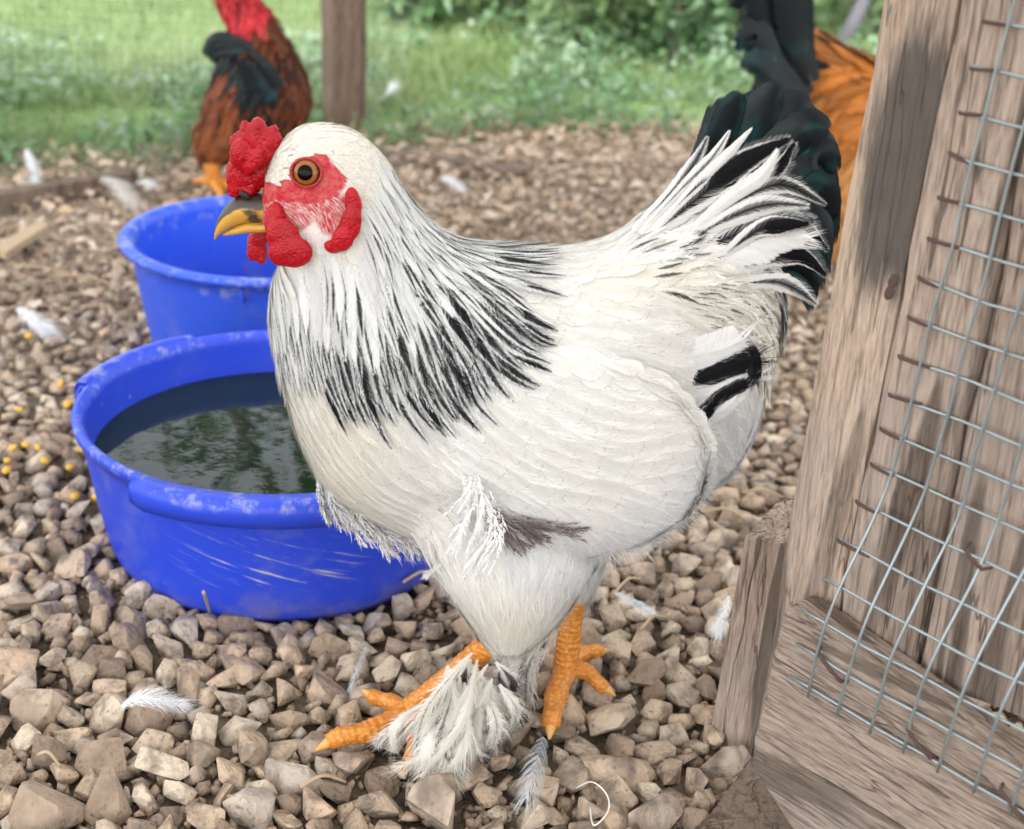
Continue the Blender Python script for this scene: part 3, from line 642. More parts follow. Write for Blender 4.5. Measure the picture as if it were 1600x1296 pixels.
def feather_mesh(name, specs, mat, parent, cols=2, soft=0.0):
    """specs: dict(path Nx3, nrm Nx3, w, shape, col, dark, stripe, fray, cup)"""
    if not specs: return None
    b = np.array(base_of(parent)); VV, FF, UV, CO, DK, PT = [], [], [], [], [], []; NR = []; n0 = 0; nc = cols+1
    us = np.linspace(-1, 1, nc)
    for sp_ in specs:
        P = np.asarray(sp_['path'], float); N = np.asarray(sp_['nrm'], float); n = len(P); t = np.linspace(0, 1, n)
        T = np.gradient(P, axis=0); T /= np.linalg.norm(T, axis=1)[:, None]+1e-9
        S = np.cross(T, N); S /= np.linalg.norm(S, axis=1)[:, None]+1e-9; NN = np.cross(S, T)
        sh = sp_.get('shape', 'round')
        hw = shape_hw(sh, t)
        hw = hw*sp_['w']*0.5; cup = sp_.get('cup', 0.2)
        pts = P[:, None, :] + S[:, None, :]*(hw[:, None]*us[None, :])[:, :, None] - NN[:, None, :]*((us**2)[None, :]*hw[:, None]*cup)[:, :, None]
        if soft: NR.append(np.repeat(N, nc, 0)*soft+np.repeat(NN, nc, 0)*(1-soft))
        VV.append(pts.reshape(-1, 3)-b); idx = np.arange(n*nc).reshape(n, nc)+n0; n0 += n*nc
        q = np.stack([idx[:-1, :-1], idx[:-1, 1:], idx[1:, 1:], idx[1:, :-1]], -1).reshape(-1, 4); FF.append(q)
        uv = np.stack(np.broadcast_arrays(((us+1)/2)[None, :], t[:, None]), -1).reshape(-1, 2); UV.append(uv)
        m = n*nc; CO.append(np.tile([*sp_['col'], 1.0], (m, 1))); DK.append(np.tile([*sp_.get('dark', (0.008, 0.008, 0.01)), 1.0], (m, 1)))
        PT.append(np.tile([sp_.get('stripe', 0), sp_.get('seed', random.random()), sp_.get('fray', 0.25), 1.0], (m, 1)))
    V = np.concatenate(VV); Q = np.concatenate(FF); uv = np.concatenate(UV)
    me = bpy.data.meshes.new(name); me.vertices.add(len(V)); me.vertices.foreach_set('co', V.ravel())
    me.loops.add(Q.size); me.loops.foreach_set('vertex_index', Q.ravel().astype(np.int32)); me.polygons.add(len(Q))
    me.polygons.foreach_set('loop_start', np.arange(0, Q.size, 4, dtype=np.int32)); me.polygons.foreach_set('loop_total', np.full(len(Q), 4, np.int32)); me.polygons.foreach_set('use_smooth', [True]*len(Q))
    ul = me.uv_layers.new(name='UVMap'); ul.data.foreach_set('uv', uv[Q.ravel()].ravel())
    for nm, arr in (('fcol', CO), ('fdark', DK), ('fpat', PT)):
        a = me.attributes.new(nm, 'FLOAT_COLOR', 'POINT'); a.data.foreach_set('color', np.concatenate(arr).astype(np.float32).ravel())
    me.update(); me.materials.append(mat)
    if soft:
        nr = np.concatenate(NR); nr /= np.linalg.norm(nr, axis=1)[:, None]+1e-9; me.normals_split_custom_set_from_vertices(nr.tolist())
    o = bpy.data.objects.new(name, me); link(o, parent); return o
def strands_mesh(name, P, D, N, L, W, colr, parent, lift=0.35, mat=None):
    """thin tapering down strands"""
    n = len(P); S = np.cross(D, N); S /= np.linalg.norm(S, axis=1)[:, None]+1e-9; L = L[:, None]; W = W[:, None]
    rl = (lift*(0.4+1.2*rng.random(n)))[:, None]; jit = rng.normal(0, 0.15, (n, 1))
    a = P; m_ = P + D*L*0.5 + N*L*rl*0.35 + S*L*jit*0.3; t_ = P + D*L + N*L*rl + S*L*jit
    V = np.stack([a-S*W, a+S*W, m_-S*W*0.8, m_+S*W*0.8, t_], 1).reshape(-1, 3) - np.array(base_of(parent)); k0 = np.arange(n)*5
    tri = np.concatenate([np.stack([k0, k0+1, k0+3], 1), np.stack([k0, k0+3, k0+2], 1), np.stack([k0+2, k0+3, k0+4], 1)])
    me = bpy.data.meshes.new(name); me.vertices.add(len(V)); me.vertices.foreach_set('co', V.ravel()); me.loops.add(tri.size); me.loops.foreach_set('vertex_index', tri.ravel().astype(np.int32))
    me.polygons.add(len(tri)); me.polygons.foreach_set('loop_start', np.arange(0, tri.size, 3, dtype=np.int32)); me.polygons.foreach_set('loop_total', np.full(len(tri), 3, np.int32)); me.polygons.foreach_set('use_smooth', [True]*len(tri))
    a_ = me.attributes.new('fcol', 'FLOAT_COLOR', 'POINT'); cc = np.concatenate([colr, np.ones((n, 1))], 1); a_.data.foreach_set('color', np.repeat(cc, 5, 0).astype(np.float32).ravel())
    me.update(); me.materials.append(mat or M_FLUFF); me.normals_split_custom_set_from_vertices(np.repeat(N, 5, 0).tolist()); o = bpy.data.objects.new(name, me); link(o, parent); return o
def sample_surface(me, n):
    """random points with smooth normals, local mesh space"""
    me.calc_loop_triangles(); nv = len(me.vertices); co = np.empty(nv*3); me.vertices.foreach_get('co', co); co = co.reshape(-1, 3)
    no = np.empty(nv*3); me.vertices.foreach_get('normal', no); no = no.reshape(-1, 3); T = np.empty(len(me.loop_triangles)*3, np.int32); me.loop_triangles.foreach_get('vertices', T); T = T.reshape(-1, 3)
    A = np.linalg.norm(np.cross(co[T[:, 1]]-co[T[:, 0]], co[T[:, 2]]-co[T[:, 0]]), axis=1); i = rng.choice(len(T), n, p=A/A.sum()); r1, r2 = np.sqrt(rng.random((n, 1))), rng.random((n, 1))
    w0, w1, w2 = 1-r1, r1*(1-r2), r1*r2; t = T[i]; P = co[t[:, 0]]*w0+co[t[:, 1]]*w1+co[t[:, 2]]*w2; N = no[t[:, 0]]*w0+no[t[:, 1]]*w1+no[t[:, 2]]*w2
    return P, N/(np.linalg.norm(N, axis=1)[:, None]+1e-9)
class Flow:
    """direction field on a side view, from hand-placed guides (px, py, dx, dy)"""
    def __init__(s, guides, Y):
        s.xy = np.array([[g[0], g[1]] for g in guides], float); d = np.array([[g[2], g[3]] for g in guides], float); s.d = d/np.linalg.norm(d, axis=1)[:, None]
    def __call__(s, P, N):
        q = projn(P); r2 = ((q[:, None, :]-s.xy[None])**2).sum(-1)+60.0; w_ = 1/r2**1.6; d = (w_[:, :, None]*s.d[None]).sum(1); d /= np.linalg.norm(d, axis=1)[:, None]
        D = d[:, :1]*RTn - d[:, 1:]*(UPn*0.9+np.array([0, 0, 0.1])); D = D - N*(D*N).sum(1)[:, None]; return D/(np.linalg.norm(D, axis=1)[:, None]+1e-9)
def trace(bvh, flow, P, N, L, n, lift0, lift1, wander=0.12):
    """many feather spines at once, hugging the body"""
    m = len(P); P = P.copy(); N = N.copy(); paths = [P + N*lift0]; nrms = [N.copy()]; turn = rng.normal(0, wander, m)[:, None]
    for i in range(1, n):
        D = flow(P, N); D = D + np.cross(N, D)*turn; P = P + D*(L/(n-1))[:, None]
        for j in range(m):
            c_, nn, ix, ds = bvh.find_nearest(Vector(P[j]))
            if c_ is not None: P[j] = c_; N[j] = 0.5*N[j]+0.5*np.array(nn)
        N /= np.linalg.norm(N, axis=1)[:, None]; f = i/(n-1); lf = lift0+(lift1-lift0)*f**1.3
        paths.append(P + N*(lf if np.isscalar(lf) else lf[:, None])); nrms.append(N.copy())
    return np.stack(paths, 1), np.stack(nrms, 1)
def in_poly(q, poly):
    x, y = q[:, 0], q[:, 1]; r = np.zeros(len(q), bool); n = len(poly); j = n-1
    for i in range(n):
        xi, yi = poly[i]; xj, yj = poly[j]; c_ = ((yi > y) != (yj > y)) & (x < (xj-xi)*(y-yi)/(yj-yi+1e-9)+xi); r ^= c_; j = i
    return r

# ------------------------------------------------------------------ bird bodies
PXM = 0.000355                                       # metres per pixel at the hen
def loft(rings, Yc, scale=PXM, n=64, seg=40, comp=True):
    """rings: (Ax, Ay, Bx, By, half depth px, dy m): lower/front and upper/back outline points"""
    R = catmull(rings, n); V, Fc = [], []
    for r in R:
        Y = Yc+r[5]; A, B = np.array(on_y(r[0], r[1], Y)), np.array(on_y(r[2], r[3], Y)); c_ = (A+B)/2; a = (A-B)/2; wd = r[4]*scale
        if comp:
            L = np.linalg.norm(a); s2 = L*L-(wd*math.sin(PITCH)*abs(a[2])/L)**2; a = a*math.sqrt(max(s2, L*L*0.3))/L
        for k_ in range(seg):
            t = 2*math.pi*k_/seg; V.append(c_+a*math.cos(t)+np.array([0, 1.0, 0])*wd*math.sin(t))
    for i in range(n-1):
        for k_ in range(seg): Fc.append([i*seg+k_, i*seg+(k_+1) % seg, (i+1)*seg+(k_+1) % seg, (i+1)*seg+k_])
    Fc += [list(range(seg))[::-1], [(n-1)*seg+k_ for k_ in range(seg)]]
    return V, Fc

YC = 0.780
hen_base = Vector((*on_z(760, 1120, 0).xy, 0.0))
hen = empty('hen', hen_base, 'white hen with black-striped neck, red comb and feathered feet standing on the gravel', 'hen')
hen_rings = [
    (404, 348, 410, 302, 15, -.022), (424, 372, 424, 244, 38, -.022), (446, 392, 468, 194, 56, -.021), (436, 415, 545, 197, 66, -.019), (425, 440, 606, 250, 76, -.016),
    (424, 480, 646, 324, 92, -.013), (432, 540, 698, 372, 116, -.010), (446, 610, 765, 391, 142, -.006), (468, 685, 835, 392, 160, -.002), (516, 765, 895, 388, 172, 0.0), (620, 828, 940, 378, 174, .002),
    (740, 862, 985, 356, 168, .004), (870, 850, 1020, 330, 156, .006), (1000, 812, 1055, 312, 140, .009), (1100, 770, 1098, 296, 116, .012), (1172, 690, 1140, 290, 86, .015), (1200, 575, 1172, 300, 58, .018), (1215, 500, 1190, 340, 30, .020)]
parts = [loft(hen_rings, YC)]
def leg_loft(rings, Y): return loft([(*r[:4], r[4], r[5]) for r in rings], Y, n=24, seg=24, comp=False)
parts.append(leg_loft([(640, 780, 930, 780, 60, 0), (664, 860, 950, 850, 72, 0), (690, 905, 920, 895, 74, 0), (718, 945, 888, 950, 62, .002), (742, 985, 850, 990, 42, .004), (752, 1012, 822, 1016, 26, .004)], YC-0.036))
parts.append(leg_loft([(740, 780, 960, 780, 50, 0), (790, 860, 950, 860, 55, 0), (850, 920, 930, 920, 34, 0), (872, 955, 915, 955, 18, 0)], YC+0.035))
# folded wing, a shallow pad on the near flank (and its twin on the far one)
for sy in (-1, 1):
    c_ = np.array(on_y(884, 648, YC)); c_[1] = YC + sy*0.0505; s = PXM
    ca, sa = math.cos(0.10), math.sin(0.10)
    parts.append(ellipsoid(c_, (np.array([ca, 0, -sa])*212*s, np.array([sa, 0, ca])*166*s, np.array([0, 1, 0])*sy*0.0175), 16, 32))
body = remesh('body', parts, 0.0028, 16, M_BODY, hen)
bme = body.data; nv = len(bme.vertices); bco = np.empty(nv*3); bme.vertices.foreach_get('co', bco); bco = bco.reshape(-1, 3)+np.array(hen_base); bq = projn(bco)
EYE = on_y(479, 270, YC-0.022)
# colours of the skin and the white coat under the feathers
redf = np.zeros(nv)
for (x, y, r) in ((480, 268, 46), (404, 296, 34), (426, 304, 36), (440, 312, 34), (412, 325, 34), (496, 308, 40), (518, 345, 26), (548, 325, 24), (462, 336, 30), (525, 280, 22)):
    redf = np.maximum(redf, np.clip(1.35-np.hypot(bq[:, 0]-x, bq[:, 1]-y)/r, 0, 1))
redf *= (bq[:, 1] < 405)
at = bme.attributes.new('red', 'FLOAT', 'POINT'); at.data.foreach_set('value', redf.astype(np.float32))
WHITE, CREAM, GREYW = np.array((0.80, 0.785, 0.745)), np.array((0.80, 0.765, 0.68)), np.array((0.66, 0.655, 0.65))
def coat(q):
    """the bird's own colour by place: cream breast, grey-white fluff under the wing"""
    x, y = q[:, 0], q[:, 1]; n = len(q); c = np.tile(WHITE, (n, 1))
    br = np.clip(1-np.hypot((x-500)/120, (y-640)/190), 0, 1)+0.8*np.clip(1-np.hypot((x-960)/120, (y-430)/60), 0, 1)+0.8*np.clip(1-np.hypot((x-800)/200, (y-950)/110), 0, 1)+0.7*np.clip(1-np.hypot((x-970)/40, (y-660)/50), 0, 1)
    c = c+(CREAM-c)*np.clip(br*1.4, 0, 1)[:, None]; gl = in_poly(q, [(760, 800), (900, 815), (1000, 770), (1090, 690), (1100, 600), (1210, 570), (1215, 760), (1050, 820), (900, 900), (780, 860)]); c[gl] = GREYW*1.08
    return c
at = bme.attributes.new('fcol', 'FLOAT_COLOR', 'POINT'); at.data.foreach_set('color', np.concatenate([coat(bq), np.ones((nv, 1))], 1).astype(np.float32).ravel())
bm = bmesh.new(); bm.from_mesh(bme); bmesh.ops.translate(bm, vec=hen_base, verts=bm.verts); bvh = BVHTree.FromBMesh(bm); bm.free()
flow = Flow([(480, 205, 1, .05), (420, 300, 1, .2), (540, 240, .9, .45), (600, 280, .62, .8), (500, 390, .2, 1), (440, 450, -.02, 1), (440, 540, .05, 1), (520, 480, .0, 1), (560, 560, .12, 1), (600, 430, .25, .97), (640, 560, .3, .95), (650, 400, .5, .85), (700, 500, .52, .85), (720, 590, .45, .9),
    (690, 370, .6, .8), (740, 420, .75, .66), (790, 480, .72, .7), (800, 410, .95, .35), (850, 400, 1, .1), (850, 470, .95, .3), (950, 450, 1, .02), (1000, 360, .88, -.45), (1060, 300, .66, -.75), (1050, 400, .9, -.3), (1120, 330, .8, -.6), (1150, 430, .97, .1), (1180, 490, .85, .5), (1100, 470, .97, .2),
    (470, 650, .15, 1), (500, 730, .45, .9), (560, 700, .4, .9), (620, 790, .8, .6), (650, 700, .6, .8), (750, 660, .75, .65), (850, 600, .92, .4), (950, 560, .98, .2), (1050, 600, .97, .2), (900, 740, .97, .25), (760, 760, .8, .6), (1020, 720, .95, -.2),
    (760, 860, .3, .95), (800, 900, .1, 1), (700, 890, .2, 1), (860, 900, -.15, 1), (780, 970, 0, 1), (930, 860, .3, .95), (1000, 800, .8, .5), (1150, 680, .6, .75), (1190, 600, .6, .8)], YC)
FACE = [(398, 282), (428, 284), (448, 262), (462, 242), (490, 236), (515, 246), (533, 270), (545, 300), (552, 345), (530, 385), (490, 397), (450, 390), (420, 368), (402, 340)]
HACKLE = [(424, 425), (470, 400), (545, 392), (575, 300), (590, 245), (625, 285), (660, 340), (705, 372), (745, 386), (752, 415), (742, 460), (722, 505), (685, 535), (640, 552), (580, 548), (520, 516), (470, 500), (424, 500)]
SADDLE = [(930, 385), (1000, 335), (1100, 270), (1240, 290), (1240, 420), (1130, 410), (1000, 425)]
RUMP = [(985, 425), (1130, 410), (1240, 420), (1220, 560), (1110, 540), (1060, 500)]
P, N = sample_surface(bme, 15000); P = P+np.array(hen_base); q = projn(P)
inF, inH, inS, inR = in_poly(q, FACE) , in_poly(q, HACKLE), in_poly(q, SADDLE), in_poly(q, RUMP)
head = (q[:, 1] < 330) & (q[:, 0] < 600) & ~inF; near = (N[:, 1] < 0.55)
legz = q[:, 1] > 840
def spec(paths, nrms, w_, shape, cols, stripes, fray, cup=0.2, dark=(0.008, 0.008, 0.010)):
    return [dict(path=paths[i], nrm=nrms[i], w=w_[i], shape=shape, col=cols[i], stripe=stripes[i], fray=fray if np.isscalar(fray) else fray[i], cup=cup, dark=dark, seed=random.random()) for i in range(len(paths))]
def tone(c, s=0.05): return np.clip(c*(1+rng.normal(0, s, (len(c), 1))), 0, 0.9)
sp_all = []
def spread(idx, dist):
    """thin a random sample to an even one (dist in metres, per point)"""
    keep_, cells = [], {}
    for i in idx:
        p_ = P2[i]; d_ = dist[i] if not np.isscalar(dist) else dist; key = tuple((p_/0.004).astype(int)); ok = True; m_ = int(d_/0.004)+1
        for a_ in range(-m_, m_+1):
            for b_ in range(-m_, m_+1):
                for c_ in range(-m_, m_+1):
                    for q_ in cells.get((key[0]+a_, key[1]+b_, key[2]+c_), ()):
                        if ((q_-p_)**2).sum() < d_*d_: ok = False; break
                    if not ok: break
                if not ok: break
            if not ok: break
        if ok: keep_.append(i); cells.setdefault(key, []).append(p_)
    return np.array(keep_)
# contour feathers of breast, wing, flank
sel = np.where(~inF & ~head & ~inH & ~inS & ~legz & near)[0]; P2 = P; sel = spread(sel, 23*PXM)
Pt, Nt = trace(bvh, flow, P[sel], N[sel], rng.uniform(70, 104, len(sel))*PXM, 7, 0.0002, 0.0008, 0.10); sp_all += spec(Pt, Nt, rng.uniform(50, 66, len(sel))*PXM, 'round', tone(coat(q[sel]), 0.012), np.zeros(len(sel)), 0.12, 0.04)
# thighs
sel = np.where(legz & near)[0][:420]
Pt, Nt = trace(bvh, flow, P[sel], N[sel], rng.uniform(50, 80, len(sel))*PXM, 6, 0.0003, 0.0009); sp_all += spec(Pt, Nt, rng.uniform(26, 40, len(sel))*PXM, 'round', tone(coat(q[sel]), 0.02), np.zeros(len(sel)), 0.15, 0.05)
barb_mesh('contour_barbs', sp_all, hen, 40, 0.30, 1.10, 0.10, 0.0005)
# crown and cheeks: tiny feathers
sel = np.where(head)[0]
P2, N2 = sample_surface(bme, 60000); P2 = P2+np.array(hen_base); q2 = projn(P2); h2 = np.where((q2[:, 1] < 400) & (q2[:, 0] < 640) & ~in_poly(q2, FACE) & (N2[:, 1] < 0.6))[0][:1500]
Pt, Nt = trace(bvh, flow, P2[h2], N2[h2], rng.uniform(15, 30, len(h2))*PXM, 5, 0.0002, 0.0010); sp_all += spec(Pt, Nt, rng.uniform(6, 10, len(h2))*PXM, 'lance', tone(np.tile(np.array((0.80, 0.77, 0.69)), (len(h2), 1)), 0.04), np.zeros(len(h2)), 0.5)
contour = feather_mesh('contour_feathers', sp_all, M_CONTOUR, hen, 4, soft=1.0); contour['kind'] = 'stuff'
# hackle: white lace, black centre that widens towards the lower edge of the cape
lowf = lambda qq: np.clip((qq[:, 1]-300)/230 + (qq[:, 0]-520)/600, 0, 1)
h_ = np.where(in_poly(q2, HACKLE) & (N2[:, 1] < 0.6))[0]
h_ = spread(h_, (8.5+5.5*lowf(q2))*PXM); qq = q2[h_]; low = lowf(qq)
Lh = (62 + 78*low)*rng.uniform(0.78, 1.25, len(h_)); Wh = (13+11*low)*rng.uniform(0.9, 1.15, len(h_))
front = np.clip((510-qq[:, 0])/70, 0, 1)
st = np.where(rng.random(len(h_)) < 0.15+1.0*low, (0.13+0.34*low)*rng.uniform(0.6, 1.2, len(h_)), 0.0)*(1-0.35*front)
Pt, Nt = trace(bvh, flow, P2[h_], N2[h_], Lh*PXM, 10, 0.0006, 0.0040, 0.025)
hks = spec(Pt, Nt, Wh*PXM, 'lance', tone(np.tile(np.array((0.74, 0.74, 0.73)), (len(h_), 1)), 0.06), st, 0.35, 0.25)
hk = feather_mesh('hackle_feathers', hks, M_FEATHER, hen, 4, 0.4); hk['kind'] = 'stuff'
barb_mesh('hackle_barbs', hks, hen, 30, 0.20, 1.05, 0.06)
# the cape's last row: broad black-centred feathers ending in points
e_ = np.where((low > 0.72) & (qq[:, 0] > 480))[0][::3]; e_ = h_[e_]
Pt, Nt = trace(bvh, flow, P2[e_], N2[e_], rng.uniform(105, 175, len(e_))*PXM, 10, 0.0020, 0.0046, 0.03)
hks = spec(Pt, Nt, rng.uniform(20, 30, len(e_))*PXM, 'lance', tone(np.tile(np.array((0.74, 0.74, 0.73)), (len(e_), 1)), 0.06), rng.uniform(0.34, 0.58, len(e_)), 0.35, 0.25)
hk = feather_mesh('cape_feathers', hks, M_FEATHER, hen, 4, 0.4); hk['kind'] = 'stuff'
barb_mesh('cape_barbs', hks, hen, 40, 0.18, 1.04, 0.05)
# saddle and tail coverts
h_ = np.where(in_poly(q2, SADDLE) & (N2[:, 1] < 0.6))[0][:430]; qq = q2[h_]; fx = np.clip((qq[:, 0]-930)/250, 0, 1)
st = np.where(rng.random(len(h_)) < 0.15+0.5*fx, rng.uniform(0.2, 0.75, len(h_))*(0.3+fx), 0.0)
Pt, Nt = trace(bvh, flow, P2[h_], N2[h_], (55+75*fx)*PXM*rng.uniform(0.8, 1.2, len(h_)), 8, 0.0006, 0.004*(0.6+fx), 0.16)
sds = spec(Pt, Nt, (16+16*fx)*rng.uniform(0.8, 1.3, len(h_))*PXM, 'lance', tone(np.tile(WHITE, (len(h_), 1)), 0.04), st, 0.5, 0.25)
sd_ = feather_mesh('saddle_feathers', sds, M_FEATHER, hen, 4, 0.6); sd_['kind'] = 'stuff'; barb_mesh('saddle_barbs', sds, hen, 26, 0.35, 1.2, 0.14)
h_ = np.where(in_poly(q2, RUMP) & (N2[:, 1] < 0.6))[0][:260]
st = np.where(rng.random(len(h_)) < 0.55, rng.uniform(0.10, 0.34, len(h_)), 0.0)
Pt, Nt = trace(bvh, flow, P2[h_], N2[h_], rng.uniform(45, 80, len(h_))*PXM, 7, 0.0008, 0.004, 0.14)
rps = spec(Pt, Nt, rng.uniform(16, 26, len(h_))*PXM, 'lance', tone(np.tile(CREAM, (len(h_), 1)), 0.04), st, 0.5, 0.2)
rp = feather_mesh('rump_feathers', rps, M_FEATHER, hen, 4, 0.7); rp['kind'] = 'stuff'; barb_mesh('rump_barbs', rps, hen, 22, 0.35, 1.15, 0.14)
# down: loose strands all over
P3, N3 = sample_surface(bme, 90000); P3 = P3+np.array(hen_base); q3 = projn(P3); f3 = in_poly(q3, FACE)
inner = in_poly(q3, [(430, 262), (455, 236), (500, 238), (522, 268), (505, 300), (455, 305)])
keep = (N3[:, 1] < 0.6) & ~in_poly(q3, HACKLE) & ~inner & ~f3; P3, N3, q3, f3 = P3[keep], N3[keep], q3[keep], f3[keep]
hd = (q3[:, 1] < 400) & (q3[:, 0] < 640)
L3 = np.where(hd, rng.uniform(8, 16, len(P3)), rng.uniform(20, 46, len(P3)))*PXM; L3[q3[:, 1] > 840] *= 1.3
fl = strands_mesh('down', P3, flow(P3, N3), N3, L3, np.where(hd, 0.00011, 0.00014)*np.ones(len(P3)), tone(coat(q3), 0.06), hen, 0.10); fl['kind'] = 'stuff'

# fine pale fuzz over the bare red cheek
P4, N4 = sample_surface(bme, 150000); P4 = P4+np.array(hen_base); q4 = projn(P4); kp = in_poly(q4, FACE) & (N4[:, 1] < 0.5) & ~in_poly(q4, [(400, 280), (440, 262), (458, 236), (505, 234), (540, 268), (530, 305), (480, 318), (430, 312), (405, 320)]); P4, N4, q4 = P4[kp], N4[kp], q4[kp]
fz = strands_mesh('cheek_fuzz', P4, flow(P4, N4), N4, rng.uniform(7, 13, len(P4))*PXM, np.full(len(P4), 0.00007), tone(np.tile(np.array((0.80, 0.66, 0.62)), (len(P4), 1)), 0.08), hen, 0.2); fz['kind'] = 'stuff'
# tail: long black feathers in a fan, white laced coverts over their base
def px_feather(name, pts, w_, mat, parent, Y0, Y1, shape='blade', nrm=(0, -1, 0), n=14, **kw):
    k_ = len(pts); W3 = [np.array(on_y(x, y, Y0+(Y1-Y0)*i/(k_-1))) for i, (x, y) in enumerate(pts)]; Pp = catmull(W3, n)
    nn = np.array(nrm, float); nn /= np.linalg.norm(nn)
    bar = kw.pop('bar', 0); over = kw.pop('over', 1.06); d = dict(path=Pp, nrm=np.tile(nn, (n, 1)), w=w_*PXM, shape=shape, col=kw.pop('col', (0.010, 0.012, 0.014)), **kw); o = feather_mesh(name, [d], mat, parent, 6)
    if bar: barb_mesh('barbs', [d], o, bar, 0.3, over, 0.07 if over > 1 else 0.03, 0.0004)
    return o
BLK = dict(col=(0.007, 0.008, 0.010), dark=(0.006, 0.010, 0.012), stripe=1.6, cup=0.18)
TY = YC+0.018
tails = [([(1075, 380), (1085, 280), (1108, 205), (1112, 160)], 34, .012), ([(1080, 380), (1110, 270), (1140, 180), (1160, 142)], 56, .000), ([(1090, 370), (1150, 250), (1195, 165), (1215, 128)], 66, .006), ([(1090, 370), (1170, 245), (1235, 170), (1268, 150)], 70, .014),
    ([(1100, 370), (1190, 260), (1260, 200), (1300, 205)], 70, .002), ([(1110, 380), (1210, 280), (1280, 235), (1306, 275)], 64, .010), ([(1110, 390), (1220, 310), (1285, 290), (1304, 350)], 56, .004), ([(1110, 400), (1220, 340), (1280, 345), (1292, 420)], 48, -.004), ([(1120, 420), (1220, 390), (1270, 400), (1284, 455)], 40, -.008), ([(1120, 440), (1210, 430), (1255, 450), (1268, 490)], 32, -.010)]
more = []
for (a_, wa, da), (b_, wb, db) in zip(tails[:-1], tails[1:]): more.append(([((p[0]+r[0])/2+random.uniform(-6, 6), (p[1]+r[1])/2+random.uniform(-3, 8)) for p, r in zip(a_, b_)], (wa+wb)/2, (da+db)/2+0.006))
for i, (pts, w_, dy) in enumerate(tails+more):
    w_ *= 0.9
    px_feather('tail_feather', pts, w_, M_BLACKF, hen, TY, TY+dy, 'sickle', fray=0.2, nrm=(random.uniform(-.2, .2), -1, random.uniform(0, .4)), **BLK)
LACE = dict(col=(0.80, 0.79, 0.77), dark=(0.007, 0.007, 0.009), fray=0.3, cup=0.3, bar=80, over=0.98)
cov = [([(1010, 375), (1090, 310), (1160, 255), (1232, 218)], 44, 0.72, -.014), ([(1040, 400), (1130, 345), (1200, 320), (1262, 322)], 34, 0.35, -.020), ([(1050, 410), (1130, 375), (1210, 350), (1268, 345)], 44, 0.62, -.022), ([(990, 360), (1050, 300), (1085, 255), (1105, 215)], 22, 0.4, -.006),
    ([(1000, 365), (1060, 300), (1110, 250), (1140, 205)], 20, 0.2, -.008), ([(1020, 370), (1080, 300), (1130, 250), (1175, 200)], 20, 0.0, -.012), ([(1060, 380), (1140, 310), (1190, 275), (1215, 235)], 26, 0.0, -.016), ([(1080, 360), (1160, 300), (1215, 265), (1240, 225)], 30, 0.6, -.012), ([(1060, 430), (1150, 390), (1210, 372), (1268, 372)], 66, 0.0, -.024), ([(1120, 410), (1180, 362), (1225, 352), (1262, 350)], 30, 0.75, -.030),
    ([(1100, 350), (1180, 300), (1230, 290), (1290, 320)], 30, 0.5, -.014), ([(1120, 380), (1200, 350), (1250, 350), (1292, 390)], 34, 0.65, -.018), ([(1130, 430), (1200, 405), (1250, 400), (1290, 430)], 34, 0.7, -.020), ([(1040, 340), (1090, 290), (1110, 270), (1130, 250)], 18, .5, -.012), ([(970, 380), (1030, 330), (1060, 295), (1075, 255)], 18, .55, -.004), ([(1120, 450), (1200, 440), (1240, 450), (1275, 475)], 30, .4, -.02)]
for pts, w_, st_, dy in cov:
    px_feather('tail_covert', pts, w_*1.1, M_FEATHER, hen, YC-0.010+dy*0.2, TY-0.012+dy, 'lance', stripe=st_, nrm=(random.uniform(-.2, .2), -1, random.uniform(0.1, .5)), **LACE)
# flight feathers showing behind the folded wing
fl_y = YC-0.046
for pts, w_, st_, dk in (([(1030, 560), (1085, 555), (1130, 545), (1165, 528)], 60, 0.0, 0), ([(1030, 605), (1090, 592), (1140, 572), (1182, 560)], 40, 1.1, 0), ([(1040, 625), (1100, 618), (1150, 598), (1186, 588)], 26, 0.0, 0), ([(1040, 660), (1095, 640), (1135, 615), (1172, 596)], 26, 0.85, 0), ([(1045, 705), (1075, 680), (1100, 652), (1112, 636)], 22, 0.85, 0), ([(1120, 520), (1152, 528), (1176, 556), (1180, 598)], 24, 1.0, 0), ([(1035, 690), (1090, 665), (1130, 640), (1150, 622)], 26, 0.0, 0)):
    px_feather('flight_feather', pts, w_, M_FEATHER, hen, YC-0.033, YC-0.036+random.uniform(-.002, .002), 'blade', bar=60, stripe=st_, nrm=(0.15, -1, 0.15), col=(0.74, 0.73, 0.72), dark=(0.007, 0.007, 0.009), fray=0.2, cup=0.15)
# loose tufts hanging from the breast and the flank
def tuft(name, rows_, Y, colr, fray=0.9, wid=(6, 11), n=9, st=(0, 0.0), dark=(0.05, 0.04, 0.04)):
    sp_ = []
    for (x0, y0, x1, y1, bx, by, cnt, spread) in rows_:
        for _ in range(cnt*2):
            j = lambda s: random.uniform(-s, s); a = np.array(on_y(x0+j(spread), y0+j(spread*0.6), Y+j(.003))); c_ = np.array(on_y(x1+j(spread*1.6), y1+j(spread*1.6), Y-0.006+j(.008))); b_ = (a+c_)/2+RTn*bx*PXM-UPn*by*PXM+np.array([0, -0.003, 0])
            Pp = catmull([a, b_, c_], n); sp_.append(dict(path=Pp, nrm=np.tile(np.array([j(.5), -1, j(.5)]), (n, 1)), w=random.uniform(*wid)*PXM, shape='lance', col=np.array(colr)*random.uniform(.9, 1.05), dark=dark, stripe=random.uniform(*st), fray=fray, cup=0.1))
    return barb_mesh(name, sp_, hen, 22, 0.30, 1.3, 0.35)
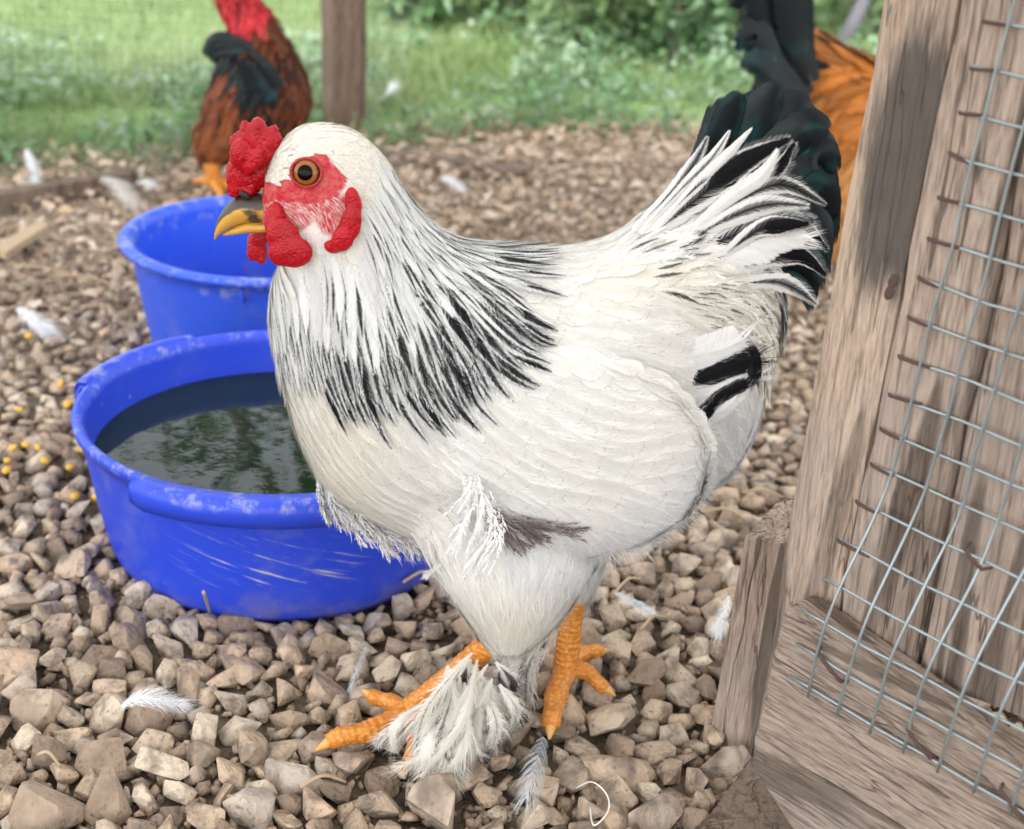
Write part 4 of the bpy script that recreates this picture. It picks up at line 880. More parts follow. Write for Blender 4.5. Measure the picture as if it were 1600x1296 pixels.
tuft('breast_tuft', [(500, 735, 512, 815, -4, 0, 5, 4), (515, 755, 545, 820, -6, 0, 9, 8), (545, 775, 580, 842, -6, 0, 14, 10), (585, 800, 620, 856, -4, 0, 16, 12), (625, 825, 652, 862, 0, 0, 12, 10)], YC-0.020, (0.72, 0.71, 0.69), st=(0, .5))
tuft('flank_tuft', [(735, 745, 714, 850, 14, 0, 5, 14), (748, 760, 742, 896, 26, 0, 8, 14), (742, 745, 702, 800, 8, -4, 4, 14), (690, 880, 672, 900, -6, 0, 5, 6)], YC-0.068, (0.80, 0.79, 0.77), wid=(5, 9))
tuft('flank_down', [(765, 790, 820, 850, 0, 0, 16, 12), (800, 800, 850, 835, 0, 0, 14, 12), (840, 815, 905, 836, 0, 0, 5, 12), (770, 800, 785, 850, 0, 0, 10, 8)], YC-0.062, (0.42, 0.37, 0.355), st=(0, 1.0), dark=(0.11, 0.085, 0.085))

# ------------------------------------------------------------------ legs, feet
def leg(Y_hock, hock, ankle, toes, r0, side_feathers=None):
    a = np.array(on_y(*hock, Y_hock)); b_ = np.array(on_z(*ankle, 0.024)); mid = (a+b_)/2
    v, f = tube(catmull([a, mid*0.98+a*0.02, b_], 56), np.linspace(r0*1.15, r0*0.95, 56)*np.interp(np.linspace(0, 11, 56), range(12), [1.1, 1, .95, .92, .92, .92, .95, 1, 1.05, 1.12, 1.15, 1.0])*(1+0.09*((np.arange(56) % 4)/3.0-0.5)), 14)
    o = mk('leg', v, f, M_LEG, hen, origin=a)
    for (pts, rt) in toes:
        W3 = [b_] + [np.array(on_z(x, y, z)) for (x, y, z) in pts]; n = 60; Pp = catmull(W3, n); t = np.linspace(0, 1, n)
        saw = (np.arange(n) % 4)/3.0-0.5; rad = rt*(1.05-0.45*t)*(1+0.07*np.cos(t*math.pi*2*3))*(1+0.10*saw); cut = 46
        v, f = tube(Pp[:cut+1], rad[:cut+1], 12); tt = mk('toe', v, f, M_LEG, o)
        v, f = tube(catmull(Pp[cut-2::3], 8), np.linspace(rad[cut]*0.80, 0.0004, 8), 8); mk('claw', v, f, M_CLAW, o)
    return o
leg(YC-0.034, (772, 1000), (640, 1112), [([(580, 1142, .020), (530, 1152, .020), (492, 1174, .012)], 0.0072), ([(610, 1098, .022), (586, 1090, .022), (566, 1078, .024)], 0.0058), ([(650, 1150, .018), (645, 1180, .016), (632, 1204, .012)], 0.0062)], 0.0070)
leg(YC+0.030, (895, 935), (884, 1045), [([(868, 1090, .020), (862, 1125, .018), (858, 1156, .012)], 0.0072), ([(915, 1050, .020), (938, 1070, .016), (962, 1088, .010)], 0.0056), ([(908, 1022, .020), (930, 1018, .018), (952, 1016, .014)], 0.0056)], 0.0072)
# feathers on the near shank and foot
sp_ = []
def foot_f(x0, y0, x1, y1, wpx, st_, z1=0.012, bow=0.008, colr=(0.70, 0.665, 0.59), fray=0.6):
    a = np.array(on_y(x0, y0, YC-0.046+random.uniform(-.004, .004))); c_ = np.array(on_z(x1, y1, z1)); m_ = (a+c_)/2+np.array([random.uniform(-.012, .012), -bow, bow*0.6]); n = 10
    sp_.append(dict(path=catmull([a, m_, c_], n), nrm=np.tile(np.array([random.uniform(-.3, .3), -1, 0.5]), (n, 1)), w=wpx*PXM, shape='plume', col=np.array(colr)*random.uniform(.88, 1.05), dark=(0.07, 0.055, 0.06), stripe=st_, fray=fray, cup=0.2))
for i in range(36):
    t = random.random(); x0 = 725+random.uniform(-30, 60); y0 = 1040+random.uniform(-20, 120); x1 = 615+t*150+random.uniform(-12, 12); y1 = 1176 + 32*math.sin(t*math.pi) - 48*max(0, t-0.55)/0.45 + random.uniform(-22, 14) - 25*max(0, .2-t)/.2
    fq = (y0-1020)/140; foot_f(x0*(0.75-.4*fq)+x1*(0.25+.4*fq), y0, x1+random.uniform(-14, 14), y1, random.uniform(24, 42), random.choice((0, 0, .1, .3)), random.uniform(.010, .02), random.uniform(.004, .014))
for (a, b_, c_, d, w_, s_) in ((735, 1030, 730, 1100, 40, .7), (775, 1035, 768, 1100, 40, .75), (700, 1040, 690, 1120, 44, 0), (790, 1030, 812, 1090, 40, .3), (660, 1100, 615, 1170, 34, 0), (640, 1130, 590, 1165, 26, .2), (720, 1080, 700, 1190, 54, .1), (690, 1110, 660, 1200, 48, 0), (755, 1080, 770, 1170, 50, .1), (780, 1070, 800, 1140, 44, .1), (715, 1140, 715, 1212, 36, .3), (690, 1140, 685, 1208, 34, .2)):
    foot_f(a, b_, c_, d, w_, s_, 0.02, 0.012, (0.79, 0.77, 0.71), .5)
barb_mesh('foot_feathers', sp_, hen, 80, 0.26, 1.3, 0.22)
for q_ in sp_: q_['w'] *= 0.7; q_['fray'] = 0.9
feather_mesh('foot_vanes', sp_, M_FEATHER, hen, 4)['kind'] = 'stuff'
sp_ = []
for i in range(16):
    a = np.array(on_y(850+random.uniform(-20, 15), 990+random.uniform(-10, 40), YC+0.02)); c_ = np.array(on_z(810+random.uniform(-25, 30), 1060+random.uniform(-20, 45), 0.016)); m_ = (a+c_)/2+np.array([-.004, -.004, .004])
    sp_.append(dict(path=catmull([a, m_, c_], 8), nrm=np.tile(np.array([-.3, -1, .3]), (8, 1)), w=random.uniform(16, 30)*PXM, shape='round', col=np.array((.66, .63, .57))*random.uniform(.85, 1.05), dark=(.09, .075, .07), stripe=random.choice((0, .4)), fray=.8, cup=.2))
barb_mesh('foot_feathers', sp_, hen, 34, 0.34, 1.3, 0.22)

# ------------------------------------------------------------------ head furniture
HY = YC-0.022
fr_y = lambda x, y, dy=0.0: np.array(on_y(x, y, HY+dy))
Sx = PXM
def blob(x, y, rx, ry, rz, dy=0.0, rot=0.0):
    ca, sa = math.cos(rot), math.sin(rot); return ellipsoid(fr_y(x, y, dy), (np.array([ca, 0, -sa])*rx*Sx, np.array([sa, 0, ca])*ry*Sx, np.array([0, 1, 0])*rz*Sx), 12, 18)
def roughen(o, amp, sc):
    for v_ in o.data.vertices: v_.co += v_.normal*amp*(noise.noise(v_.co*sc)+0.5*noise.noise(v_.co*sc*2.3))
    o.data.update(); return o
comb = remesh('comb', [blob(378, 268, 22, 38, 18, 0, .25), blob(385, 235, 22, 34, 20, 0, .35), blob(402, 208, 14, 22, 13, 0, .1), blob(420, 222, 18, 20, 15, 0, .8), blob(408, 240, 24, 24, 19, 0, .6), blob(384, 212, 11, 18, 10, .002, 0), blob(372, 290, 16, 16, 16, 0, 0), blob(404, 270, 20, 26, 16, 0, .5), blob(376, 240, 15, 22, 12, -.008, .2), blob(396, 252, 12, 24, 9, -.009, .5), blob(392, 282, 18, 14, 16), blob(368, 300, 11, 9, 13), blob(388, 297, 15, 9, 17), blob(402, 196, 7, 13, 8, .001, .1), blob(425, 208, 8, 14, 9, 0, .5), blob(383, 200, 6, 12, 7, .001, -.1), blob(368, 226, 8, 16, 9, 0, -.2)], 0.0011, 3, M_COMB, hen)
roughen(comb, 0.0008, 640)
wat1 = remesh('wattle', [blob(430, 345, 16, 28, 12, -.018, .1), blob(443, 372, 24, 30, 10, -.024, -.3), blob(457, 394, 30, 24, 9, -.026, -.1), blob(440, 396, 20, 20, 8, -.025)], 0.0011, 5, M_WATTLE, hen); roughen(wat1, 0.0003, 260)
wat2 = remesh('wattle', [blob(402, 376, 16, 16, 8, .012, .2), blob(400, 388, 14, 22, 8, .010, .3), blob(410, 398, 8, 16, 7, .010, .1), blob(408, 370, 14, 14, 8, .008)], 0.0011, 4, M_WATTLE, hen); roughen(wat2, 0.0003, 260)
ear = remesh('earlobe', [blob(552, 320, 12, 26, 8, -.023, -.15), blob(548, 350, 15, 28, 8, -.025, .15), blob(535, 374, 16, 20, 8, -.026, .5), blob(520, 386, 14, 10, 7, -.024, .3), blob(538, 352, 9, 24, 5, -.022, .25)], 0.0010, 3, M_WATTLE, hen); roughen(ear, 0.0004, 200)
# beak: two curved mandibles with dark horn on the ridge
def mandible(name, top, bot, wid, darkfn):
    n = 14; T_, B_, W_ = catmull(top, n), catmull(bot, n), catmull([[w_] for w_ in wid], n)[:, 0]; V, Fc = [], []; seg = 14; dk = []
    for i in range(n):
        a, b_ = fr_y(*T_[i]), fr_y(*B_[i]); c_ = (a+b_)/2; h = (a-b_)/2
        for k_ in range(seg):
            t = 2*math.pi*k_/seg; V.append(c_+h*math.cos(t)+np.array([0, 1, 0])*math.sin(t)*W_[i]*Sx); dk.append(darkfn(i/(n-1), math.cos(t)))
    for i in range(n-1):
        for k_ in range(seg): Fc.append([i*seg+k_, i*seg+(k_+1) % seg, (i+1)*seg+(k_+1) % seg, (i+1)*seg+k_])
    Fc += [list(range(seg))[::-1], [(n-1)*seg+k_ for k_ in range(seg)]]
    o = mk(name, V, Fc, M_BEAK, hen); a = o.data.attributes.new('dark', 'FLOAT', 'POINT'); a.data.foreach_set('value', np.array(dk, np.float32)); return o
mandible('upper_beak', [(440, 300), (405, 302), (372, 306), (348, 328), (336, 356), (335, 374)], [(440, 334), (410, 346), (385, 348), (360, 357), (345, 366), (336, 375)], [28, 26, 21, 15, 9, 1.5], lambda f, c: 0.95*np.clip(1.25*c+0.35-0.95*f*f, 0, 1) if c > -0.2 else 0.62*max(0, 1-abs(f-0.25)*3))
mandible('lower_beak', [(440, 332), (410, 343), (388, 345), (366, 354), (348, 365)], [(440, 358), (412, 362), (392, 363), (368, 367), (349, 369)], [22, 20, 15, 9, 2], lambda f, c: 0.55*np.clip(0.7-1.4*f, 0, 1)+0.25*(c > 0.3))
v, f = blob(382, 305, 9, 5, 4, -.0062, .6); mk('nostril', v, f, plain('nostril_flap', (0.02, 0.014, 0.012), 0.5), hen)
# the eye: found on the near cheek
hit = bvh.ray_cast(CAM, (Vector(fr_y(479, 270))-CAM).normalized()); ep, en = hit[0], hit[1]; en = (en*0.55+Vector((-0.12, -0.8, 0.12))*0.6).normalized()
ex = en.cross(Vector((0, 0, 1))).normalized(); ey = ex.cross(en)
def disc_cap(name, R, depth, c_, mat, parent, extra=0.0):
    V, Fc, A = [c_+en*depth], [], [0.0]; n = 28; m_ = 8
    for j in range(1, m_+1):
        f = j/m_
        for i in range(n):
            a = 2*math.pi*i/n; V.append(c_+(ex*math.cos(a)+ey*math.sin(a))*R*f+en*depth*math.sqrt(max(0, 1-f*f*0.95))); A.append(f)
    for i in range(n): Fc.append([0, 1+i, 1+(i+1) % n])
    for j in range(m_-1):
        for i in range(n): Fc.append([1+j*n+i, 1+(j+1)*n+i, 1+(j+1)*n+(i+1) % n, 1+j*n+(i+1) % n])
    o = mk(name, V, Fc, mat, parent); a = o.data.attributes.new('rad', 'FLOAT', 'POINT'); a.data.foreach_set('value', A); return o
eye = disc_cap('eye', 19*Sx, 0.0034, ep, M_IRIS, hen); disc_cap('pupil', 10.8*Sx, 0.0010, ep+en*0.0031, M_PUPIL, eye)
V = [ep+(ex*math.cos(a)*21.5+ey*math.sin(a)*19.5)*Sx+en*0.0008 for a in np.linspace(0, 2*math.pi, 33)]; v, f = tube(V, 0.0008, 8); mk('eyelid', v, f, M_LID, hen)

# ------------------------------------------------------------------ the two birds behind
def backbird(name, label, cat, rings, legs, Yb, base, guides, colour_fn, nfe, flen, fwid, sc, feet=True):
    root = empty(name, base, label, cat); parts = [loft(rings, Yb, sc, n=40, seg=28)]
    for r in legs: parts.append(loft(r, Yb, sc, n=14, seg=16, comp=False))
    b_ = remesh('body', parts, 0.006, 6, M_BODY, root); me = b_.data; n = len(me.vertices); co = np.empty(n*3); me.vertices.foreach_get('co', co); co = co.reshape(-1, 3)+np.array(base); cq = projn(co)
    a = me.attributes.new('red', 'FLOAT', 'POINT'); a.data.foreach_set('value', np.zeros(n, np.float32)); a = me.attributes.new('fcol', 'FLOAT_COLOR', 'POINT'); a.data.foreach_set('color', np.concatenate([colour_fn(cq)[0]*0.8, np.ones((n, 1))], 1).astype(np.float32).ravel())
    bm = bmesh.new(); bm.from_mesh(me); bmesh.ops.translate(bm, vec=base, verts=bm.verts); bv = BVHTree.FromBMesh(bm); bm.free(); fl_ = Flow(guides, Yb)
    P, N = sample_surface(me, nfe); P = P+np.array(base); cq = projn(P); c_, st_ = colour_fn(cq); Pt, Nt = trace(bv, fl_, P, N, rng.uniform(*flen, len(P))*sc, 6, 0.001, 0.006, 0.2)
    o = feather_mesh('plumage', spec(Pt, Nt, rng.uniform(*fwid, len(P))*sc, 'lance', tone(c_, 0.14), st_, 0.5, 0.2, (0.010, 0.012, 0.013)), M_FEATHER, root); o['kind'] = 'stuff'; return root
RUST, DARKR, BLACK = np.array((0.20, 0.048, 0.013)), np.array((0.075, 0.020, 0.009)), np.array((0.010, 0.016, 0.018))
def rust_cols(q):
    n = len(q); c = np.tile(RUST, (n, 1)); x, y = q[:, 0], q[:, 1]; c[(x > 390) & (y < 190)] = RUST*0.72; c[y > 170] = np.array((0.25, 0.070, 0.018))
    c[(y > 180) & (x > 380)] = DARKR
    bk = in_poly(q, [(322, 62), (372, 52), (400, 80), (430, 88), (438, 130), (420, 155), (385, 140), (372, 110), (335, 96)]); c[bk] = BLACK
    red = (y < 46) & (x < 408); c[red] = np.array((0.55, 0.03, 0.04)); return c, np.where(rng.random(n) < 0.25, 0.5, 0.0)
YR = 2.02; RB = Vector((*on_z(345, 296, 0).xy, 0)); YR = RB.y; SR = (YR*math.cos(PITCH)+0.40*math.sin(PITCH))/F
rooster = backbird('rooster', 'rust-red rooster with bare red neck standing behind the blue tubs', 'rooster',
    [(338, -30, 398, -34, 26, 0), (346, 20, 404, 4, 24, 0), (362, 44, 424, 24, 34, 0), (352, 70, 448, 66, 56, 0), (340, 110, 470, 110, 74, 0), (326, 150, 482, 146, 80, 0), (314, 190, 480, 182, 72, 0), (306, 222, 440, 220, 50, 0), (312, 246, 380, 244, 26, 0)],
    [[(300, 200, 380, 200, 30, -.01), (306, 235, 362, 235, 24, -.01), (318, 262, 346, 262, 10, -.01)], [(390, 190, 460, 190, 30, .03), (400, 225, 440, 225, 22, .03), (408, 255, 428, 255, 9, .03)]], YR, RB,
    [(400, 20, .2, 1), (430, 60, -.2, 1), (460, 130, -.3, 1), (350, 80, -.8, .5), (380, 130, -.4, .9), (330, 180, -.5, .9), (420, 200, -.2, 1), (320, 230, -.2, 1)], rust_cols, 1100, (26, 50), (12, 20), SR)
for pts, w_ in (([(395, 72), (360, 64), (335, 68), (318, 90)], 22), ([(400, 80), (365, 78), (342, 82), (330, 100)], 18), ([(380, 66), (355, 58), (336, 60), (322, 76)], 18)):
    W3 = catmull([np.array(on_y(x, y, YR-0.07)) for x, y in pts], 12); feather_mesh('tail_feather', [dict(path=W3, nrm=np.tile([0, -1, .3], (12, 1)), w=w_*SR, shape='blade', fray=.3, **BLK)], M_BLACKF, rooster, 4)
for pts, w_ in (([(385, 95), (400, 120), (415, 140), (428, 158)], 26), ([(395, 85), (415, 105), (428, 125), (436, 140)], 24), ([(372, 90), (385, 115), (392, 130), (398, 148)], 22)):
    W3 = catmull([np.array(on_y(x, y, YR-0.085)) for x, y in pts], 10); feather_mesh('wing_feather', [dict(path=W3, nrm=np.tile([0, -1, .2], (10, 1)), w=w_*SR, shape='blade', fray=.3, **BLK)], M_BLACKF, rooster, 4)
def simple_leg(root, a, b_, toes, r):
    v, f = tube(catmull([a, (a+b_)/2, b_], 6), r, 10); o = mk('leg', v, f, M_LEG, root)
    for c_ in toes:
        v, f = tube(catmull([b_, (b_+c_)/2+np.array([0, 0, r*.3]), c_], 7), np.linspace(r*.9, r*.3, 7), 8); mk('toe', v, f, M_LEG, o)
for (x0, y0, x1, y1) in ((330, 256, 335, 286), (418, 250, 424, 278)):
    b_ = np.array(on_z(x1, y1, 0.015)); a = np.array(on_y(x0, y0, b_[1])); simple_leg(rooster, a, b_, [b_+np.array(d) for d in ((0.05, -.03, -.008), (.06, .01, -.008), (.02, -.05, -.008), (-.03, .02, -.006))], 0.010)
# its head, just above the frame
hy = lambda x, y: np.array(on_y(x, y, YR))
rh = remesh('head', [ellipsoid(hy(366, -44), (np.array([.030, 0, 0]), np.array([0, 0, .028]), np.array([0, .022, 0]))), ellipsoid(hy(356, -8), (np.array([.018, 0, 0]), np.array([0, 0, .03]), np.array([0, .01, 0])))], 0.004, 3, M_WATTLE, rooster)
mb = MB()
for i in range(5): mb.add(*ellipsoid(hy(350+i*10, -74-6*math.sin(i*.8)), (np.array([.010, 0, 0]), np.array([0, 0, .026]), np.array([0, .004, 0])), 8, 10))
mb.build('comb', M_COMB, rooster); v, f = tube(catmull([hy(344, -44), hy(334, -42), hy(326, -34)], 6), np.linspace(.010, .001, 6), 8); mk('beak', v, f, M_CLAW, rooster)

ORANGE, BUFF = np.array((0.50, 0.165, 0.025)), np.array((0.60, 0.28, 0.085))
def buff_cols(q):
    n = len(q); x, y = q[:, 0], q[:, 1]; c = np.tile(BUFF, (n, 1)); o_ = (y < 215)&(x > 1285); c[o_] = ORANGE; m_ = rng.random(n) < 0.3; c[o_ & m_] = ORANGE*0.7
    st_ = np.where((y < 110) & (rng.random(n) < 0.4), 0.7, 0.0); t = (y < 150) & (x < 1262); c[t] = BLACK; return c, st_
BB = Vector((*on_z(1350, 455, 0).xy, 0)); YB = BB.y; SB = (YB*math.cos(PITCH)+0.38*math.sin(PITCH))/F
rooster2 = backbird('rooster', 'orange rooster with glossy black tail partly hidden behind the fence post', 'rooster',
    [(1600, 60, 1560, -60, 50, .0), (1560, 190, 1500, -10, 74, .0), (1530, 300, 1440, 60, 100, 0), (1480, 380, 1390, 92, 112, 0), (1400, 430, 1345, 80, 110, 0), (1312, 420, 1300, 58, 96, 0), (1276, 330, 1262, 40, 66, 0), (1258, 180, 1235, 40, 36, 0), (1240, 130, 1222, 60, 18, 0)],
    [[(1320, 340, 1440, 340, 44, -.02), (1326, 400, 1410, 400, 34, -.02), (1340, 432, 1372, 432, 12, -.02)], [(1400, 340, 1500, 340, 44, .06), (1420, 390, 1480, 390, 30, .06), (1436, 420, 1462, 420, 12, .06)]], YB, BB,
    [(1500, 40, -.6, .8), (1400, 100, -.9, .4), (1330, 90, -.8, -.3), (1270, 60, -.5, -.8), (1330, 170, -.8, .6), (1300, 240, -.5, .85), (1320, 330, -.2, 1), (1400, 250, -.7, .7)], buff_cols, 1300, (44, 90), (16, 28), SB)
for pts, w_, dy in (([(1262, 150), (1225, 90), (1200, 20), (1180, -60)], 60, 0), ([(1255, 150), (1205, 95), (1180, 50), (1165, 90)], 52, -.02), ([(1262, 140), (1220, 60), (1190, 0), (1130, -10)], 50, .02), ([(1270, 130), (1245, 60), (1235, -20), (1225, -70)], 60, -.01), ([(1255, 160), (1210, 120), (1186, 98), (1168, 118)], 46, -.03), ([(1262, 165), (1225, 150), (1195, 135), (1175, 128)], 40, -.03), ([(1268, 120), (1255, 60), (1252, 20), (1248, -40)], 46, 0), ([(1250, 130), (1210, 60), (1185, 20), (1164, 44)], 46, 0), ([(1260, 190), (1245, 170), (1225, 160), (1200, 156)], 30, -.04)):
    W3 = catmull([np.array(on_y(x, y, YB-0.05+dy)) for x, y in pts], 14); feather_mesh('tail_feather', [dict(path=W3, nrm=np.tile([0.1, -1, .2], (14, 1)), w=w_*SB, shape='blade', fray=.3, **BLK)], M_BLACKF, rooster2, 4)
for (x0, y0, x1, y1) in ((1356, 420, 1352, 450), (1450, 410, 1452, 440)):
    b_ = np.array(on_z(x1, y1, 0.015)); a = np.array(on_y(x0, y0, b_[1])); simple_leg(rooster2, a, b_, [b_+np.array(d) for d in ((0.05, -.03, -.008), (.06, .01, -.008), (.02, -.05, -.008), (-.03, .02, -.006))], 0.010)
hy = lambda x, y: np.array(on_y(x, y, YB))
remesh('head', [ellipsoid(hy(1590, -70), (np.array([.03, 0, 0]), np.array([0, 0, .028]), np.array([0, .022, 0]))), ellipsoid(hy(1604, -40), (np.array([.014, 0, 0]), np.array([0, 0, .026]), np.array([0, .010, 0])))], 0.004, 3, M_WATTLE, rooster2)
v, f = tube(catmull([hy(1616, -70), hy(1630, -66), hy(1638, -56)], 6), np.linspace(.010, .001, 6), 8); mk('beak', v, f, M_CLAW, rooster2)

# ------------------------------------------------------------------ far side of the run: post, edging, wire, log
def post(px0, px1, py, Y, h, mat, name, label):
    a, b_ = on_y(px0, py, Y), on_y(px1, py, Y); w_ = (b_.x-a.x)/2; c_ = (a.x+b_.x)/2; lean = Vector((-0.010, 0, 0))
    V = []; Fc = []; n = 12
    for i in range(n+1):
        z = -0.05+h*i/n
        for k_ in range(16):
            t = 2*math.pi*k_/16; ct, st_ = math.cos(t), math.sin(t); r = 0.80*w_*(1+0.05*noise.noise(Vector((ct, st_, z*4)))); m_ = max(abs(ct), abs(st_)); r /= m_**0.95; ct, st_ = ct*.83-st_*.56, ct*.56+st_*.83
            V.append((c_+lean.x*(z/h)+r*ct, Y+w_+r*st_, z))
    for i in range(n):
        for k_ in range(16): Fc.append([i*16+k_, i*16+(k_+1) % 16, (i+1)*16+(k_+1) % 16, (i+1)*16+k_])
    Fc.append([n*16+k_ for k_ in range(16)]); return tag(mk(name, V, Fc, mat, None, True, origin=(c_, Y, 0)), label, 'post')
M_POST = wood_material('grey_post', (60, 60, 5), (0.25, 0.175, 0.13), (0.11, 0.075, 0.055), 0.6)
YP = on_z(535, 215, 0).y
post(502, 568, 120, YP, 1.2, M_POST, 'fence_post', 'square weathered post behind the white hen\'s head')
def log(name, pts, r, mat, label, cat, flat=1.0, z=0.0):
    P_ = catmull([np.array(on_z(x, y, zz)) for x, y, zz in pts], 10); v, f = tube(P_, r, 10, flat); return tag(mk(name, v, f, mat, None, True, origin=P_[0]), label, cat)
a, b_ = on_z(-60, 345, 0), on_z(212, 296, 0); d = (b_-a).normalized(); n_ = Vector((-d.y, d.x, 0))
c_ = (a+b_)/2+Vector((0, 0, 0.010)); v, f = box(c_, (b_-a)/2, n_*0.010, (0, 0, 0.016)); bevel_obj(tag(mk('edging_board', v, f, M_WOOD_D, None, False, origin=c_), 'dark edging board on edge at the left border of the run', 'board'), 0.002)
log('log', [(600, 240, .01), (700, 252, .012), (790, 268, .012), (830, 266, .01)], [0.006]*2+[.008]*4+[.009]*3+[.006], M_WOOD_D, 'weathered log lying on the leaf litter behind the hen', 'log')
# fine wire along the far edge
mb = MB(); YF = YP+0.13
x0, x1 = on_y(-80, 100, YF).x, on_y(640, 100, YF).x; step = 0.0125
for i in range(int((x1-x0)/step)): x = x0+i*step; mb.add([(x-.0003, YF, .0), (x+.0003, YF, .0), (x+.0003, YF+.0006, .65), (x-.0003, YF+.0006, .65)], [[0, 1, 2, 3]])
for j in range(52): z = 0.005+j*step; mb.add([(x0, YF-.001, z-.0003), (x1, YF-.001, z-.0003), (x1, YF-.001, z+.0003), (x0, YF-.001, z+.0003)], [[0, 1, 2, 3]])
tag(mb.build('fence_wire', M_WIRE_FAR, None, False, origin=(0, YF, 0)), 'fine wire netting strung along the far edge of the run', 'netting')

# ------------------------------------------------------------------ vegetation
def leaf_shape(l=1.0, w_=0.45, fold=0.12):
    v = np.array([[0, 0, 0], [w_*.5, l*.4, fold], [0, l*.45, 0], [-w_*.5, l*.4, fold], [0, l, -0.1*l]]); return v, np.array([[0, 1, 2], [0, 2, 3], [1, 4, 2], [2, 4, 3]])
LSH = [leaf_shape(1, .5), leaf_shape(1, .35), leaf_shape(1, .65)]
BLADE = [(np.array([[-.03, 0, 0], [.03, 0, 0], [.02, .12, .6], [.0, .4, 1.0]]), np.array([[0, 1, 2], [0, 2, 3]])), (np.array([[-.03, 0, 0], [.03, 0, 0], [-.02, -.1, .55], [-.1, -.3, 1.0]]), np.array([[0, 1, 2], [0, 2, 3]]))]
items = []
while len(items) < 52000:
    y = 2.25+random.random()**1.3*3.2; half = 0.3+0.36*y; x = random.uniform(-half, half)
    if x > 0.1 and random.random() < 0.35: continue
    if y < 2.6 and noise.noise(Vector((x*3, y*4, 0))) < 0.05 and random.random() < 0.8: continue
    s = random.uniform(.02, .045)*(1+0.5*noise.noise(Vector((x*2, y*2, 5)))); items.append((random.randrange(2), euler_np(random.gauss(0, .25), random.gauss(0, .25), random.uniform(0, 6.3))*s, np.array([x, y+lawn_edge(x), 0]), min(1, max(0, 0.5+0.5*noise.noise(Vector((x*1.6, y*1.6, 2)))+random.gauss(0, .2)))))
tag(mass('grass', items, BLADE, M_GRASS), 'short green lawn grass beyond the run', 'grass', kind='stuff')
items = []
while len(items) < 9000:
    y = 2.22+random.random()*0.75; x = random.uniform(-1.2, 1.15)
    if noise.noise(Vector((x*4, y*4, 9))) < (-0.05 if x > -.1 else 0.0): continue
    z = random.random()**1.5*(0.07 if x > -.1 else .04); s = random.uniform(.012, .026); items.append((random.randrange(3), euler_np(random.gauss(0, .5), random.gauss(0, .5), random.uniform(0, 6.3))*s, np.array([x, y+lawn_edge(x), z+.01]), random.random()))
tag(mass('ground_cover', items, LSH, M_WEED), 'pale leafy weeds creeping along the edge of the run', 'weeds', kind='stuff')
items = []
while len(items) < 14000:
    y = 1.15+random.random()**0.8*1.15; half = 0.30+0.38*y; x = random.uniform(-half, half)
    if blocked(x, y, .01) or y > 2.34+lawn_edge(x): continue
    dens = min(1, max(0.05, (y-1.15)/0.6))*(1.0 if x > -.15 else .55)
    if random.random() > dens: continue
    s = random.uniform(.006, .024); items.append((random.randrange(3), euler_np(random.gauss(0, .35), random.gauss(0, .35), random.uniform(0, 6.3))*s, np.array([x, y, gz(x, y)+random.uniform(.004, .016)]), random.random()))
tag(mass('leaf_litter', items, LSH, M_LITTER), 'dry brown leaf litter and chips over the gravel', 'leaf litter', kind='stuff')
def shrub(x, y, h, spread, nst, nlf, lsize, mat, name, label, cat='shrub', group=None, droop=0.0, seedv=0):
    r = random.Random(seedv+int(x*1000)); root = empty(name, (x, y, 0), label, cat, group); st = MB(); its = []
    for s_ in range(nst):
        a = r.uniform(0, 6.3); lean = r.uniform(.1, 1)*spread; hh = h*r.uniform(.6, 1.1); p = [np.array([x+r.gauss(0, .02), y+r.gauss(0, .02), 0])]
        for i in range(1, 6): f = i/5; p.append(np.array([x+math.cos(a)*lean*f**1.4, y+math.sin(a)*lean*f**1.4, hh*(f-droop*f*f)])+np.array([r.gauss(0, .012), r.gauss(0, .012), 0]))
        P_ = catmull(p, 9); v, f = tube(P_, np.linspace(.005, .0012, 9)*(1+h), 5); st.add(v, f)
        for l in range(nlf):
            t = r.uniform(.12, 1); i = min(7, int(t*8)); c_ = P_[i]+(P_[i+1]-P_[i])*(t*8-i); c_ = c_+np.array([r.gauss(0, 1), r.gauss(0, 1), r.gauss(0, .8)])*.045*(.5+h)
            its.append((r.randrange(3), euler_np(r.gauss(0, .8), r.gauss(0, .8), r.uniform(0, 6.3))*lsize*r.uniform(.6, 1.3), c_, min(1, max(0, r.random()*.7+.4*(c_[2]/h-.3)))))
    st.build('stem', M_STEM, root); o = mass('foliage', its, LSH, mat, root, True); o['kind'] = 'stuff'; return root
def gp(px, py): return on_z(px, py, 0)
shr = [(650, 45, .34, .22, 20, 75, .034, 'loose grey-green shrub right of the far post'), (800, 40, .40, .25, 24, 80, .032, 'feathery green shrub at the top middle of the lawn'), (930, 90, .44, .26, 26, 80, .030, 'pale twiggy shrub left of the black tail'), (1060, 100, .50, .26, 30, 85, .028, 'bright feathery shrub directly left of the rooster tail'), (1170, 60, .55, .25, 24, 80, .032, 'green shrub behind the black rooster tail'), (1350, 60, .60, .3, 26, 80, .034, 'bright leafy shrub behind the fence post top'), (560, -60, .35, .25, 16, 70, .034, 'distant shrub behind the far post top'), (1500, 30, .6, .3, 20, 80, .034, 'shrub beyond the wire mesh')]
for i, (px, py, h, sprd, nst, nlf, ls, lab) in enumerate(shr):
    p = gp(px, py); shrub(p.x, p.y, h, sprd, nst, nlf, ls, M_LEAF if i % 3 else M_WEED, 'shrub', lab, 'shrub', 'shrubs beyond the run', .1, i)
